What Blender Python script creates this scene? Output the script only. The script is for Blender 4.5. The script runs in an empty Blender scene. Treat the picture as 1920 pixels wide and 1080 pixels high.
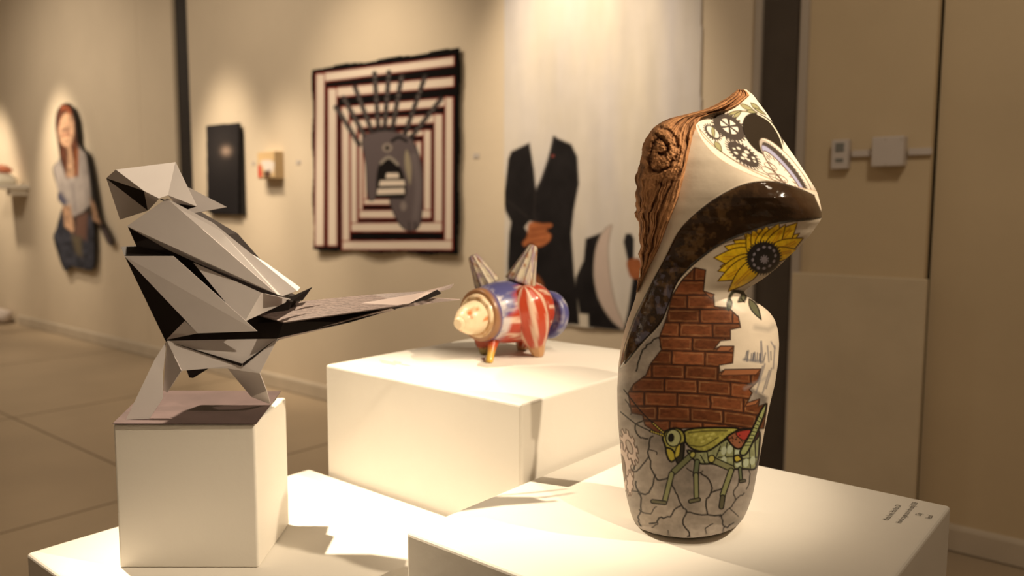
import bpy, math, random
import numpy as np
from mathutils import Matrix, Vector

S = bpy.context.scene
COL = S.collection
rng = np.random.RandomState(7)
random.seed(7)

# ------------------------------------------------------------------ camera
F_PX, YAW, PITCH, ROLL, EYE = 1500.0, 0.693, 0.100, 0.0028, 1.5
_f = np.array([-math.sin(YAW)*math.cos(PITCH), math.cos(YAW)*math.cos(PITCH), -math.sin(PITCH)])
_r = np.array([math.cos(YAW), math.sin(YAW), 0.0]); _u = np.cross(_r, _f)
_r, _u = _r*math.cos(ROLL)+_u*math.sin(ROLL), _u*math.cos(ROLL)-_r*math.sin(ROLL)
RM = np.array([_r, _u, _f]); O = np.array([0, 0, EYE])
cam = bpy.data.objects.new('camera', bpy.data.cameras.new('camera')); COL.objects.link(cam)
cam.data.sensor_width = 36; cam.data.lens = 36*F_PX/1920; cam.data.clip_start = .02
cam.matrix_world = Matrix(((_r[0], _u[0], -_f[0], 0), (_r[1], _u[1], -_f[1], 0), (_r[2], _u[2], -_f[2], EYE), (0, 0, 0, 1)))
cam.data.dof.use_dof = True; cam.data.dof.focus_distance = 1.26; cam.data.dof.aperture_fstop = 3.0
S.camera = cam

# ------------------------------------------------------------------ exposure and light
S.view_settings.view_transform = 'Standard'; S.view_settings.look = 'None'
S.view_settings.gamma = 1; S.view_settings.use_curve_mapping = False
S.view_settings.exposure = 0.12
w = bpy.data.worlds.new('world'); S.world = w; w.use_nodes = True
w.node_tree.nodes['Background'].inputs[0].default_value = (1.0, .70, .43, 1)
w.node_tree.nodes['Background'].inputs[1].default_value = .15

def spot(name, loc, target, power, size, blend=.5, radius=.03, color=(1, .815, .585)):
    d = bpy.data.lights.new(name, 'SPOT'); d.energy = power; d.spot_size = math.radians(size)
    d.spot_blend = blend; d.shadow_soft_size = radius; d.color = color
    o = bpy.data.objects.new(name, d); COL.objects.link(o); o.location = loc
    o.rotation_euler = (Vector(target)-Vector(loc)).to_track_quat('-Z', 'Y').to_euler()
    return o
spot('track_light', (-2.35, .68, 3.45), (-1.15, .84, .93), 760, 29, 1, .03)
spot('track_light', (1.45, 1.62, 3.60), (-1.25, 1.22, 1.2), 440, 31, .9, .025)
spot('track_light', (1.44, .25, 3.68), (-.55, 1.15, 1.42), 230, 15, .5, .03)
spot('track_light', (-9.7, 2.6, 3.75), (-9.75, 3.78, 1.75), 300, 46, 1, .10)
spot('track_light', (-11.6, 2.5, 3.75), (-11.7, 3.78, 1.6), 360, 46, 1, .10)
spot('track_light', (-6.3, 2.65, 3.6), (-6.30, 3.78, 1.55), 230, 44, 1, .12)
spot('track_light', (-5.5, 2.55, 3.6), (-5.45, 3.78, 1.3), 200, 38, 1, .12)
spot('track_light', (-4.2, 2.2, 3.9), (-4.3, 3.78, 1.7), 160, 66, 1, .12)
spot('track_light', (-2.75, 2.5, 3.9), (-2.65, 3.78, 2.2), 300, 52, 1, .10)
for fx_, fp_ in ((-9.0, 210), (-5.2, 170), (.3, 100)):
    spot('wall_fill', (fx_, 1.2, 4.1), (fx_-.6, 3.78, 1.2), fp_, 130, 1, .25, (1, .84, .64))  # unseen fill lamps added to brighten the walls

# ------------------------------------------------------------------ geometry helpers
def rays(px, py):
    px = np.asarray(px, float); py = np.asarray(py, float)
    v = np.stack([(px-960)/F_PX, -(py-540)/F_PX, np.ones_like(px)], -1)
    return v @ RM
def onz(px, py, z): d = rays(px, py); return O+d*((z-EYE)/d[..., 2])[..., None]
def ony(px, py, y): d = rays(px, py); return O+d*(y/d[..., 1])[..., None]
def onx(px, py, x): d = rays(px, py); return O+d*(x/d[..., 0])[..., None]
def atd(px, py, dep): return O+rays(px, py)*np.asarray(dep, float)[..., None]
def onpl(px, py, c, n, off):
    d = rays(px, py); k = (np.dot(c-O, n)+off)/(d @ n)
    return O+d*np.asarray(k)[..., None]
def proj(P):
    v = (np.asarray(P)-O) @ RM.T
    return 960+F_PX*v[..., 0]/v[..., 2], 540-F_PX*v[..., 1]/v[..., 2]
A = np.array

def vnoise(x, y, seed=0):
    r = np.random.RandomState(seed); T = r.rand(64, 64)
    xi = np.floor(x).astype(int); yi = np.floor(y).astype(int); fx = x-xi; fy = y-yi
    fx = fx*fx*(3-2*fx); fy = fy*fy*(3-2*fy)
    a = T[xi % 64, yi % 64]; b = T[(xi+1) % 64, yi % 64]; c = T[xi % 64, (yi+1) % 64]; d = T[(xi+1) % 64, (yi+1) % 64]
    return (a*(1-fx)+b*fx)*(1-fy)+(c*(1-fx)+d*fx)*fy
def fbm(x, y, seed=0, o=4):
    s = 0; a = .5
    for k in range(o): s = s+a*vnoise(x*2**k, y*2**k, seed+k); a *= .5
    return s/(1-.5**o)

def obj(name, V, Fs, m, parent=None, smooth=False, col=None, gloss=None, bevel=0, mi=None):
    me = bpy.data.meshes.new(name)
    me.from_pydata([tuple(map(float, v)) for v in V], [], [tuple(map(int, f)) for f in Fs])
    for q in (m if isinstance(m, list) else [m]): me.materials.append(q)
    if mi is not None: me.polygons.foreach_set('material_index', mi)
    if smooth: me.polygons.foreach_set('use_smooth', [True]*len(me.polygons))
    if col is not None:
        at = me.color_attributes.new('Col', 'FLOAT_COLOR', 'POINT')
        at.data.foreach_set('color', np.concatenate([np.clip(col, 0, 1), np.ones((len(col), 1))], 1).astype('f').ravel())
    if gloss is not None:
        g = me.attributes.new('Gloss', 'FLOAT', 'POINT'); g.data.foreach_set('value', np.asarray(gloss, 'f'))
    me.update()
    o = bpy.data.objects.new(name, me); COL.objects.link(o)
    if parent: o.parent = parent; o.matrix_parent_inverse = parent.matrix_world.inverted()
    if bevel:
        b = o.modifiers.new('bevel', 'BEVEL'); b.width = bevel; b.segments = 3; b.limit_method = 'ANGLE'
        b.harden_normals = False
    return o
def thing(name, label, cat, loc, group=None):
    o = bpy.data.objects.new(name, None); COL.objects.link(o); o.location = [float(q) for q in loc]
    o.empty_display_size = .05
    bpy.context.view_layer.update()
    return tag(o, label, cat, group)
def tag(o, label, cat, group=None):
    o['label'] = label; o['category'] = cat
    if group: o['group'] = group
    return o
def struct(o): o['kind'] = 'structure'; return o
def box(x0, x1, y0, y1, z0, z1):
    V = [(x, y, z) for z in (z0, z1) for y in (y0, y1) for x in (x0, x1)]
    return V, [(0, 2, 3, 1), (4, 5, 7, 6), (0, 1, 5, 4), (2, 6, 7, 3), (0, 4, 6, 2), (1, 3, 7, 5)]
def joinm(parts):
    V = []; Fs = []
    for v, f in parts:
        n = len(V); V += [tuple(q) for q in v]; Fs += [tuple(i+n for i in g) for g in f]
    return V, Fs
def prism(base, ext):
    """closed prism: base loop (n,3) pushed by vector ext (3,)"""
    base = np.asarray(base, float); n = len(base); V = list(base)+list(base+np.asarray(ext))
    Fs = [tuple(range(n)), tuple(range(2*n-1, n-1, -1))]
    Fs += [(i, i+n, (i+1) % n+n, (i+1) % n) for i in range(n)]
    return V, Fs
def gridfaces(nr, nc, wrap=False, off=0):
    i = np.arange(nr-1)[:, None]; j = np.arange(nc if wrap else nc-1)[None, :]; k = (j+1) % nc
    return np.stack([i*nc+j, i*nc+k, (i+1)*nc+k, (i+1)*nc+j], -1).reshape(-1, 4)+off
def lathe(P0, P1, prof, seg=40, rib=0, nrib=8, up=(0, 0, 1)):
    """surface of revolution about P0->P1; prof = [(t, r)]; returns V, F, t, theta"""
    P0 = A(P0, float); P1 = A(P1, float); ax = P1-P0; L = np.linalg.norm(ax); ax /= L
    e1 = np.cross(ax, up); e1 /= np.linalg.norm(e1); e2 = np.cross(e1, ax)
    th = np.linspace(0, 2*np.pi, seg, endpoint=False)
    t = A([p[0] for p in prof]); r = A([p[1] for p in prof])
    rr = r[:, None]*(1+rib*np.cos(nrib*th)[None, :])
    V = P0+ax*(t*L)[:, None, None]+rr[..., None]*(np.cos(th)[None, :, None]*e1+np.sin(th)[None, :, None]*e2)
    n = len(prof)
    Fs = [tuple(q) for q in gridfaces(n, seg, True)]+[tuple(range(seg))[::-1], tuple((n-1)*seg+np.arange(seg))]
    T = np.repeat(t, seg); TH = np.tile(th, n)
    return V.reshape(-1, 3), Fs, T, TH
def smoothprof(pts, n=40):
    pts = A(pts, float); u = np.r_[0, np.cumsum(np.hypot(*np.diff(pts, axis=0).T))]
    v = np.linspace(0, u[-1], n)
    x = np.interp(v, u, pts[:, 0]); y = np.interp(v, u, pts[:, 1])
    for k in range(2):
        x[1:-1] = (x[:-2]+2*x[1:-1]+x[2:])/4; y[1:-1] = (y[:-2]+2*y[1:-1]+y[2:])/4
    return list(zip(x, y))

class Paint:
    """brush strokes on a set of surface points: every motif is a painted shape on the thing itself"""
    def __init__(s, x, y, base):
        s.x = np.asarray(x).ravel(); s.y = np.asarray(y).ravel(); s.c = np.tile(A(base, float), (len(s.x), 1)); s.clip = None
    def put(s, idx, al, color):
        if s.clip is not None: al = al*s.clip[idx]
        color = A(color, float) if not (hasattr(color, 'ndim') and color.ndim == 2) else color[idx]
        s.c[idx] = s.c[idx]*(1-al[:, None])+color*al[:, None]
    def dist(s, pts, idx, closed):
        pts = A(pts, float); x = s.x[idx]; y = s.y[idx]; d = np.full(len(x), 1e9)
        n = len(pts)
        for i in range(n if closed else n-1):
            a = pts[i]; b = pts[(i+1) % n]; e = b-a; L = e@e
            if L < 1e-9: continue
            t = np.clip(((x-a[0])*e[0]+(y-a[1])*e[1])/L, 0, 1)
            d = np.minimum(d, (x-a[0]-t*e[0])**2+(y-a[1]-t*e[1])**2)
        return np.sqrt(d)
    def cand(s, pts, m):
        pts = A(pts, float); lo = pts.min(0)-m; hi = pts.max(0)+m
        return np.nonzero((s.x > lo[0]) & (s.x < hi[0]) & (s.y > lo[1]) & (s.y < hi[1]))[0]
    def inside(s, pts, idx):
        pts = A(pts, float); x = s.x[idx]; y = s.y[idx]; r = np.zeros(len(x), bool); n = len(pts)
        for i in range(n):
            a = pts[i]; b = pts[(i+1) % n]
            if a[1] == b[1]: continue
            c = ((a[1] > y) != (b[1] > y)) & (x < (b[0]-a[0])*(y-a[1])/(b[1]-a[1])+a[0]); r ^= c
        return r
    def mask(s, pts, soft=.8):
        m = np.zeros(len(s.x)); idx = s.cand(pts, soft+1)
        if len(idx):
            d = s.dist(pts, idx, True); d = np.where(s.inside(pts, idx), d, -d)
            m[idx] = np.clip(.5+d/(2*soft), 0, 1)
        return m
    def poly(s, pts, color, line=None, lw=1.2, soft=.8, alpha=1):
        idx = s.cand(pts, soft+lw+1)
        if not len(idx): return
        d = s.dist(pts, idx, True); sd = np.where(s.inside(pts, idx), d, -d)
        if color is not None: s.put(idx, alpha*np.clip(.5+sd/(2*soft), 0, 1), color)
        if line is not None: s.put(idx, np.clip(.5+(lw-d)/(2*soft), 0, 1), line)
    def line(s, pts, color, lw=1.2, soft=.7, closed=False, alpha=1):
        idx = s.cand(pts, lw+soft+1)
        if not len(idx): return
        s.put(idx, alpha*np.clip(.5+(lw-s.dist(pts, idx, closed))/(2*soft), 0, 1), color)
    def ell(s, cx, cy, a, b, ang, color, line=None, lw=1.2, teeth=0, depth=0, n=48, inner=None):
        s.poly(ellpts(cx, cy, a, b, ang, teeth, depth, n), color, line, lw)
def ellpts(cx, cy, a, b, ang=0, teeth=0, depth=0, n=48):
    if teeth:
        th = []; k = []
        for i in range(teeth):
            for f, q in ((0, 0), (.22, 0), (.3, 1), (.72, 1), (.8, 0)): th.append((i+f)/teeth*2*np.pi); k.append(q)
        th = A(th); rr = 1+depth*(A(k)-.5)*2
    else: th = np.linspace(0, 2*np.pi, n, endpoint=False); rr = np.ones(n)
    x = a*rr*np.cos(th); y = b*rr*np.sin(th); c, q = math.cos(ang), math.sin(ang)
    return np.stack([cx+x*c-y*q, cy+x*q+y*c], 1)
def leafpts(x0, y0, x1, y1, w, n=9):
    t = np.linspace(0, 1, n); d = A([x1-x0, y1-y0]); L = np.hypot(*d); nn = A([-d[1], d[0]])/L
    k = w*np.sin(np.pi*t**.8)
    a = A([x0, y0])+t[:, None]*d+k[:, None]*nn; b = A([x0, y0])+t[:, None]*d-k[:, None]*nn
    return np.concatenate([a, b[::-1][1:-1]])
def Z(off, sc, pts): return [(off[0]+sc*p[0], off[1]+sc*p[1]) for p in pts]
def catm(pts, k=5, closed=False):
    pts = A(pts, float); n = len(pts); out = []
    for i in range(n if closed else n-1):
        g = lambda j: pts[j % n] if closed else pts[min(max(j, 0), n-1)]
        p0, p1, p2, p3 = g(i-1), g(i), g(i+1), g(i+2)
        for t in np.arange(k)/k:
            out.append(.5*(2*p1+(p2-p0)*t+(2*p0-5*p1+4*p2-p3)*t*t+(3*p1-p0-3*p2+p3)*t**3))
    if not closed: out.append(pts[-1])
    return A(out)

# ------------------------------------------------------------------ materials
def mat(name, color=(.8, .8, .8), rough=.6, spec=.5, vcol=False, noise=0, nscale=8, bump=0, bscale=60, metal=0, coat=0, gloss=False, wave=None):
    m = bpy.data.materials.new(name); m.use_nodes = True; nt = m.node_tree; b = nt.nodes['Principled BSDF']
    b.inputs['Roughness'].default_value = rough; b.inputs['Metallic'].default_value = metal
    b.inputs['Specular IOR Level'].default_value = spec
    b.inputs['Coat Weight'].default_value = coat; b.inputs['Coat Roughness'].default_value = .05
    tc = nt.nodes.new('ShaderNodeTexCoord')
    if vcol:
        a = nt.nodes.new('ShaderNodeAttribute'); a.attribute_name = 'Col'; out = a.outputs['Color']
    else:
        a = nt.nodes.new('ShaderNodeRGB'); a.outputs[0].default_value = (*color, 1); out = a.outputs[0]
    if noise:
        n = nt.nodes.new('ShaderNodeTexNoise'); n.inputs['Scale'].default_value = nscale; n.inputs['Detail'].default_value = 6
        nt.links.new(tc.outputs['Object'], n.inputs['Vector'])
        r = nt.nodes.new('ShaderNodeMapRange'); r.inputs[1].default_value = .3; r.inputs[2].default_value = .7
        r.inputs[3].default_value = 1-noise; r.inputs[4].default_value = 1+noise*.4
        nt.links.new(n.outputs['Fac'], r.inputs[0])
        x = nt.nodes.new('ShaderNodeVectorMath'); x.operation = 'SCALE'
        nt.links.new(out, x.inputs[0]); nt.links.new(r.outputs[0], x.inputs['Scale']); out = x.outputs[0]
    if wave:
        wv = nt.nodes.new('ShaderNodeTexWave'); wv.inputs['Scale'].default_value = wave[0]; wv.inputs['Distortion'].default_value = wave[1]
        wv.inputs['Detail'].default_value = 2; wv.bands_direction = wave[3] if len(wave) > 3 else 'Z'
        nt.links.new(tc.outputs['Object'], wv.inputs['Vector'])
        mx = nt.nodes.new('ShaderNodeMix'); mx.data_type = 'RGBA'
        nt.links.new(wv.outputs['Fac'], mx.inputs['Factor']); nt.links.new(out, mx.inputs['A']); mx.inputs['B'].default_value = (*wave[2], 1); out = mx.outputs['Result']
    nt.links.new(out, b.inputs['Base Color'])
    if gloss:
        g = nt.nodes.new('ShaderNodeAttribute'); g.attribute_name = 'Gloss'; nt.links.new(g.outputs['Fac'], b.inputs['Roughness']); mr = nt.nodes.new('ShaderNodeMapRange'); nt.links.new(g.outputs['Fac'], mr.inputs[0]); nt.links.new(mr.outputs[0], b.inputs['Specular IOR Level'])
        mr.inputs[1].default_value = .09; mr.inputs[2].default_value = .62; mr.inputs[3].default_value = .5; mr.inputs[4].default_value = .06
    if bump:
        n = nt.nodes.new('ShaderNodeTexNoise'); n.inputs['Scale'].default_value = bscale; n.inputs['Detail'].default_value = 5
        nt.links.new(tc.outputs['Object'], n.inputs['Vector'])
        bp = nt.nodes.new('ShaderNodeBump'); bp.inputs['Strength'].default_value = bump; bp.inputs['Distance'].default_value = .01
        nt.links.new(n.outputs['Fac'], bp.inputs['Height']); nt.links.new(bp.outputs['Normal'], b.inputs['Normal'])
    return m
M_wall = mat('cream wall paint', (.69, .585, .45), .75, .2, noise=.06, nscale=1.5, bump=.12, bscale=30)
M_wall2 = mat('tan wall paint', (.62, .495, .325), .75, .2, noise=.06, nscale=2, bump=.15, bscale=30)
M_board = mat('painted board', (.66, .55, .39), .7, .2, noise=.07, nscale=4, bump=.2, bscale=25)
M_base = mat('baseboard paint', (.56, .48, .38), .5, .3, noise=.08, nscale=5)
M_floor = mat('polished concrete', (.44, .345, .24), .38, .4, noise=.15, nscale=1.2, bump=.04, bscale=12)
M_joint = mat('floor joint filler', (.20, .15, .105), .7, .2)
M_dark = mat('painted gap shade', (.012, .010, .009), .8, .1)
M_col = mat('dark steel column paint', (.030, .024, .021), .6, .3, noise=.1)
M_corr = mat('dark ribbed panel', (.135, .108, .086), .55, .3, noise=.1)
M_edge = mat('grey metal edge strip', (.46, .40, .34), .4, .4)
M_ped = mat('white pedestal paint', (.80, .76, .69), .55, .35, noise=.03, nscale=6, bump=.035, bscale=60)
M_plate = mat('off white plastic', (.60, .54, .50), .5, .4, noise=.04)
M_grey = mat('grey display', (.20, .20, .19), .4, .4)
M_print = mat('printed ink', (.05, .045, .04), .6, .2)
M_card = mat('pale grey card', (.635, .585, .57), .6, .3, noise=.03, nscale=25)
M_black = mat('black brown card', (.016, .011, .010), .7, .2)
M_brown = mat('brown printed sheet', (.090, .058, .057), .55, .3, noise=.25, nscale=14)
M_tail = mat('brown lined card', (.135, .098, .088), .5, .35, noise=.1, nscale=20, wave=(130, 6, (.075, .052, .047), 'Z'))
M_tail2 = mat('mauve brown card', (.25, .19, .17), .5, .35, noise=.1, nscale=20)
M_glaze = mat('painted glazed ceramic', vcol=True, rough=.3, spec=.32, gloss=True, bump=.05, bscale=70)
M_wood = mat('weathered driftwood', vcol=True, rough=.75, spec=.2, bump=.35, bscale=140)
M_pig = mat('glossy painted glaze', vcol=True, rough=.32, spec=.4, coat=.12)
M_ear = mat('streaked satin glaze', vcol=True, rough=.55, spec=.3)
M_cloth = mat('woven rug wool', vcol=True, rough=.95, spec=.05, bump=.4, bscale=90)
M_banner = mat('printed cloth', vcol=True, rough=.85, spec=.1, noise=.03, nscale=10)
M_paint = mat('painted panel', vcol=True, rough=.6, spec=.2)
M_canvas = mat('black canvas edge', (.02, .018, .017), .6, .2)
M_boxw = mat('pale wood box', (.62, .46, .27), .6, .3, noise=.08, nscale=12)
M_white = mat('white ceramic', (.85, .80, .68), .3, .5)
M_coral = mat('coral glaze', (.80, .28, .16), .3, .5, noise=.15, nscale=12)
M_lump = mat('pale lump cloth', (.55, .48, .44), .8, .2, noise=.1)

# ------------------------------------------------------------------ setting
YW = 3.785; TOP = 4.2
xs1a, xs1b = ony(325, 100, YW)[0], ony(353, 100, YW)[0]
xs2a, xs2b = ony(1419, 100, YW)[0], ony(1516, 100, YW)[0]
xg = ony(1753, 150, YW)[0]; xseam = ony(258, 100, YW)[0]
YR = 3.86
struct(obj('floor', *box(-22, 3.5, -3.5, 4.6, -.1, 0), M_floor))
struct(obj('wall_left', *box(-22, xseam-.008, YW, YW+.12, 0, TOP), M_wall))
struct(obj('wall_back_left', *box(xseam+.008, xs1a, YW-.006, YW+.12, 0, TOP), M_wall))
struct(obj('wall_back', *box(xs1b, xs2a, YW, YW+.12, 0, TOP), M_wall))
struct(obj('wall_back_right', *box(xs2b, xg, YW, YW+.05, 0, TOP), M_wall2))
struct(obj('wall_right', *box(ony(1764, 150, YR)[0], 3.5, YR, YR+.12, 0, TOP), M_wall2))
struct(obj('gap_backing', *box(-22, 3.5, 4.3, 4.4, 0, TOP), M_dark))  # black backing sheet added for the dark void behind the wall gaps
struct(obj('wall_far', *box(-22.1, -22, -3.5, YW, 0, TOP), M_wall))
struct(obj('trim_1', *box(xs1a, xs1b, YW+.03, YW+.10, 0, TOP), M_col))
# dark ribbed panel between two metal strips
n = 26; xx = np.linspace(xs2a+.03, xs2b-.035, n*2+1); rb = []
for i in range(n): rb.append(box(xx[2*i], xx[2*i+1], YW-.002, YW+.02, 0, TOP))
rb.append(box(xs2a, xs2b, YW+.006, YW+.08, 0, TOP))
struct(obj('trim_2', *joinm(rb), M_corr))
struct(obj('trim_3', *box(xs2a-.004, xs2a+.03, YW-.03, YW+.02, 0, TOP), M_edge, bevel=.004))
struct(obj('trim_4', *box(xs2b-.034, xs2b+.004, YW-.03, YW+.02, 0, TOP), M_edge, bevel=.004))
def baseboard(name, x0, x1, y, h=.115):
    prof = A([(0, 0), (-.018, 0), (-.018, h-.02), (-.012, h-.006), (-.004, h), (0, h)])
    struct(obj(name, *prism([(x0, y+p[0], p[1]+.006) for p in prof], (x1-x0, 0, 0)), M_base))
baseboard('baseboard_left', ony(38, 600, YW)[0], xs1a, YW-.006)
baseboard('baseboard_back', xs1b, xs2a-.01, YW)
baseboard('baseboard_right', ony(1764, 900, YR)[0], 3.5, YR)
# floor control joints
jx = []
for yj in (2.02, .2, -1.6): jx.append(box(-22, 3.5, yj-.006, yj+.006, 0, .0012))
for xj in (-4.08, -1.95, -6.3, -8.5, -10.7, -12.9, -15.1, .3): jx.append(box(xj-.006, xj+.006, -3.5, YW-.03, 0, .0012))
struct(obj('trim_5', *joinm(jx), M_joint))
# proud lower board on the right wall
b0 = ony(1490, 513, YW); b1 = ony(1737, 527, YW)
struct(obj('trim_6', *box(b0[0], b1[0]+.01, YW-.035, YW, .01, b1[2]+.01), M_board, bevel=.006))

# ------------------------------------------------------------------ pedestals
def pedestal(name, x0, x1, y0, y1, z1, label, z0=0, bev=.006):
    return tag(obj(name, *box(x0, x1, y0, y1, z0, z1), M_ped, bevel=bev), label, 'pedestal')
ZP, ZV, ZL = 1.143, 1.0, .889
ped2 = pedestal('pedestal', -1.476, -.900, 1.112, 1.72, ZP, 'tall white pedestal in the middle carrying the red and blue ceramic animal')
ped1 = pedestal('pedestal', -.889, -.265, .815, 1.484, ZV, 'white pedestal at right foreground carrying the driftwood hooded vase')
ped3 = pedestal('pedestal', -1.532, -.893, .500, 1.102, ZL, 'low white pedestal at lower left under the plain block and folded bird')
# block under the bird: its own axes
k0, k1, k2 = A([-1.346, .579]), A([-1.165, .731]), A([-1.295, .861])
fx = (k1-k0)/np.linalg.norm(k1-k0); fy = A([-fx[1], fx[0]]); WB = np.linalg.norm(k1-k0); DB = .19
ZC = 1.139
def cubep(u, v): return k0+fx*u+fy*v
V, Fs = box(0, 1, 0, 1, ZL, ZC)
V = [(*cubep(v[0]*WB, v[1]*DB), v[2]) for v in V]
block = tag(obj('display_block', V, Fs, M_ped, bevel=.004), 'small plain white block standing on the low pedestal under the paper bird', 'block')

# lettering on pedestal tops
def lettering(name, lines, org, xdir, ydir, size, parent, gaps):
    parts = []
    for (txt, off, lead), g in zip(lines, gaps):
        cu = bpy.data.curves.new('t', 'FONT'); cu.body = txt; cu.size = size; cu.extrude = 0
        to = bpy.data.objects.new('t', cu); COL.objects.link(to); bpy.context.view_layer.update()
        me = to.evaluated_get(bpy.context.evaluated_depsgraph_get()).to_mesh()
        v = A([(q.co.x, q.co.y) for q in me.vertices]); f = [tuple(p.vertices) for p in me.polygons]
        v = A([(q[0]*.62+off, q[1]-g) for q in v])
        P = [(*(A(org[:2])+A(xdir)*q[0]+A(ydir)*q[1]), org[2]) for q in v]
        parts.append((P, f)); bpy.data.objects.remove(to)
    return obj(name, *joinm(parts), M_print, parent)

p0 = onz(1665, 977, ZV); p1 = onz(1694, 944, ZV); xd = (p1-p0)[:2]; xd /= np.linalg.norm(xd); yd = A([-xd[1], xd[0]])
lettering('lettering', [('Marisa Smeki, Palo Alto, CA', 0, 0), ('How far to get out in the reality 2018', 0, 0), ('Clay', .055, 0), ('Vessel', .05, 0)],
          (p0[0], p0[1], ZV+.0008), xd, yd, .0122, ped1, (0, .019, .036, .052))
p0 = onz(700, 678, ZP)
dash = []
for r_, (a_, b_) in enumerate(((.035, .06), (.0, .10), (.02, .07))):
    q = a_
    while q < b_:
        L = .004+.006*random.random(); dash.append(box(p0[0]+q, p0[0]+q+L, p0[1]-.0125*r_+.03, p0[1]-.0125*r_+.0335, ZP+.0003, ZP+.0009)); q += L+.003
M_pale = mat('pale printed ink', (.42, .38, .33), .6, .2)
obj('lettering', *joinm(dash), M_pale, ped2)

# ------------------------------------------------------------------ folded paper bird
NB = A([fx[1], -fx[0], 0.0]); CB = A([*cubep(WB/2, DB/2), ZC])
def bp_(v):
    if len(v) == 3 and v[2] == 'g': return onz(v[0], v[1], ZC+.0025)
    return onpl(v[0], v[1], CB, NB, v[2])
def sheet(name, verts, faces, m, parent, t=.0014, mirror=None, label=None, mi=None):
    """folded card: facets given a real card thickness; mirror=w0 adds the far half reflected about that plane"""
    P = A([bp_(v) for v in verts]); fixed = set()
    for f in faces:      # every card facet is flat: later corners are set on the plane of the first three
        f = list(f); fixed |= set(f[:3]); q = P[f]
        nn = np.cross(q[1]-q[0], q[2]-q[0])
        for j, i in enumerate(f[3:]):
            if i in fixed or verts[i][2] == 'g': continue
            d = rays(verts[i][0], verts[i][1]); P[i] = O+d*(nn @ (q[0]-O)/(nn @ d)); fixed.add(i)
    def shell(P):
        nrm = np.zeros_like(P)
        for f in faces:
            q = P[list(f)]; nn = np.cross(q[1]-q[0], q[2]-q[0]); nn /= np.linalg.norm(nn)+1e-12
            if nn @ NB < 0: nn = -nn
            nrm[list(f)] += nn
        nrm /= np.linalg.norm(nrm, axis=1)[:, None]+1e-12
        Q = P-nrm*t; n = len(P); Fs = []; ed = {}
        for f in faces:
            f = list(f); q = P[f]
            if np.cross(q[1]-q[0], q[2]-q[0]) @ NB < 0: f = f[::-1]
            Fs.append(tuple(f)); Fs.append(tuple(i+n for i in f[::-1]))
            for a, b in zip(f, f[1:]+f[:1]): ed[(a, b)] = 1
        for a, b in list(ed):
            if (b, a) not in ed: Fs.append((b, a, a+n, b+n))
        return list(P)+list(Q), Fs
    V, Fs = shell(P)
    if mirror is not None:
        d = (P-CB) @ NB-mirror
        V2, F2 = shell(P-2*d[:, None]*NB)
        V, Fs = joinm([(V, Fs), (V2, [f for f in F2])])
    o = obj(name, V, Fs, m, parent)
    if label: o['label'] = label
    return o
bird = thing('paper_bird', 'folded grey card bird sculpture with dark brown long tail on small white block', 'sculpture', CB)
# base sheet
bs = onz([211, 481, 527, 275], [795, 795, 734, 733], ZC+.0015)
obj('base_sheet', *prism([p for p in bs], (0, 0, .0009)), M_brown, bird)['label'] = 'dark brown printed sheet under the bird'
# dark inner body
core = [(240, 426), (256, 462), (227, 463), (233, 479), (311, 641), (519, 640), (546, 566), (522, 555), (420, 440), (313, 377)]
o = obj('inner_body', *prism([bp_((x, y, .012)) for x, y in core], -NB*.07), M_black, bird); o['label'] = 'black brown inside of the folded bird'
sheet('breast', [(227, 463, .012), (233, 479, .05), (311, 637, .03), (346, 602, .05), (300, 545, .056), (325, 482, .058), (256, 462, .02)], [(0, 1, 6), (1, 5, 6), (1, 2, 3, 4)], M_black, bird)['label'] = 'dark brown breast facet'
sheet('belly', [(312, 637, .032), (346, 602, .050), (371, 625, .044)], [(0, 1, 2)], M_card, bird)
# head
sheet('head', [(199, 334, .018), (217, 318, .030), (329, 304, .030), (270, 358, .052), (298, 372, 0), (315, 366, 0), (277, 395, .022), (225, 412, .0), (369, 387, .035), (328, 381, .038)],
      [(3, 1, 2, 5, 4), (2, 8, 9, 5), (0, 1, 3), (0, 6, 7), (3, 4, 6)], M_card, bird)
sheet('shaded_head_facet', [(199, 335, .0175), (270, 358, .0515), (277, 395, .0215)], [(0, 1, 2)], M_black, bird)['label'] = 'triangular head facet with its shade painted in as black'  # downward-tilted head facet, its shade put in as black card
sheet('far_head', [(218, 320, .026), (328, 306, .026), (322, 360, -.03), (244, 385, -.04)], [(0, 1, 2), (0, 2, 3)], M_card, bird)
sheet('head_fold', [(328, 381, .036), (369, 387, .033), (345, 395, .01), (300, 374, .03)], [(0, 1, 2), (0, 2, 3)], M_black, bird)['label'] = 'dark inner fold of head'
sheet('beak', [(353, 351, -.018), (425, 388, -.024), (362, 400, -.012), (345, 392, -.012)], [(0, 1, 2, 3)], M_card, bird, t=.003)
# wings
sheet('upper_wing', [(238, 424, .060), (313, 372, .052), (520, 552, .056), (331, 478, 0), (531, 555, .053), (557, 545, .030), (400, 418, .040)],
      [(0, 1, 2), (0, 2, 3), (1, 6, 5, 4, 2)], M_card, bird)
sheet('far_wing', [(420, 445, -.03), (498, 492, -.04), (563, 539, -.035), (557, 546, -.01), (440, 462, -.01)], [(0, 1, 2, 3), (0, 3, 4)], M_card, bird, t=.002)
sheet('wing_tip', [(586, 538, -.01), (567, 564, .0), (548, 564, .012), (542, 558, .012)], [(0, 1, 2), (0, 2, 3)], M_black, bird, t=.002)['label'] = 'dark wing tip'
sheet('middle_wing', [(362, 492, .050), (490, 549, .056), (428, 573, .060), (459, 603, 0), (547, 562, .004)], [(2, 0, 1, 3), (1, 4, 3)], M_card, bird)
sheet('wing_fold', [(362, 492, .048), (354, 500, .030), (430, 576, .055)], [(0, 1, 2)], M_black, bird)['label'] = 'dark inner wing fold'
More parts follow.
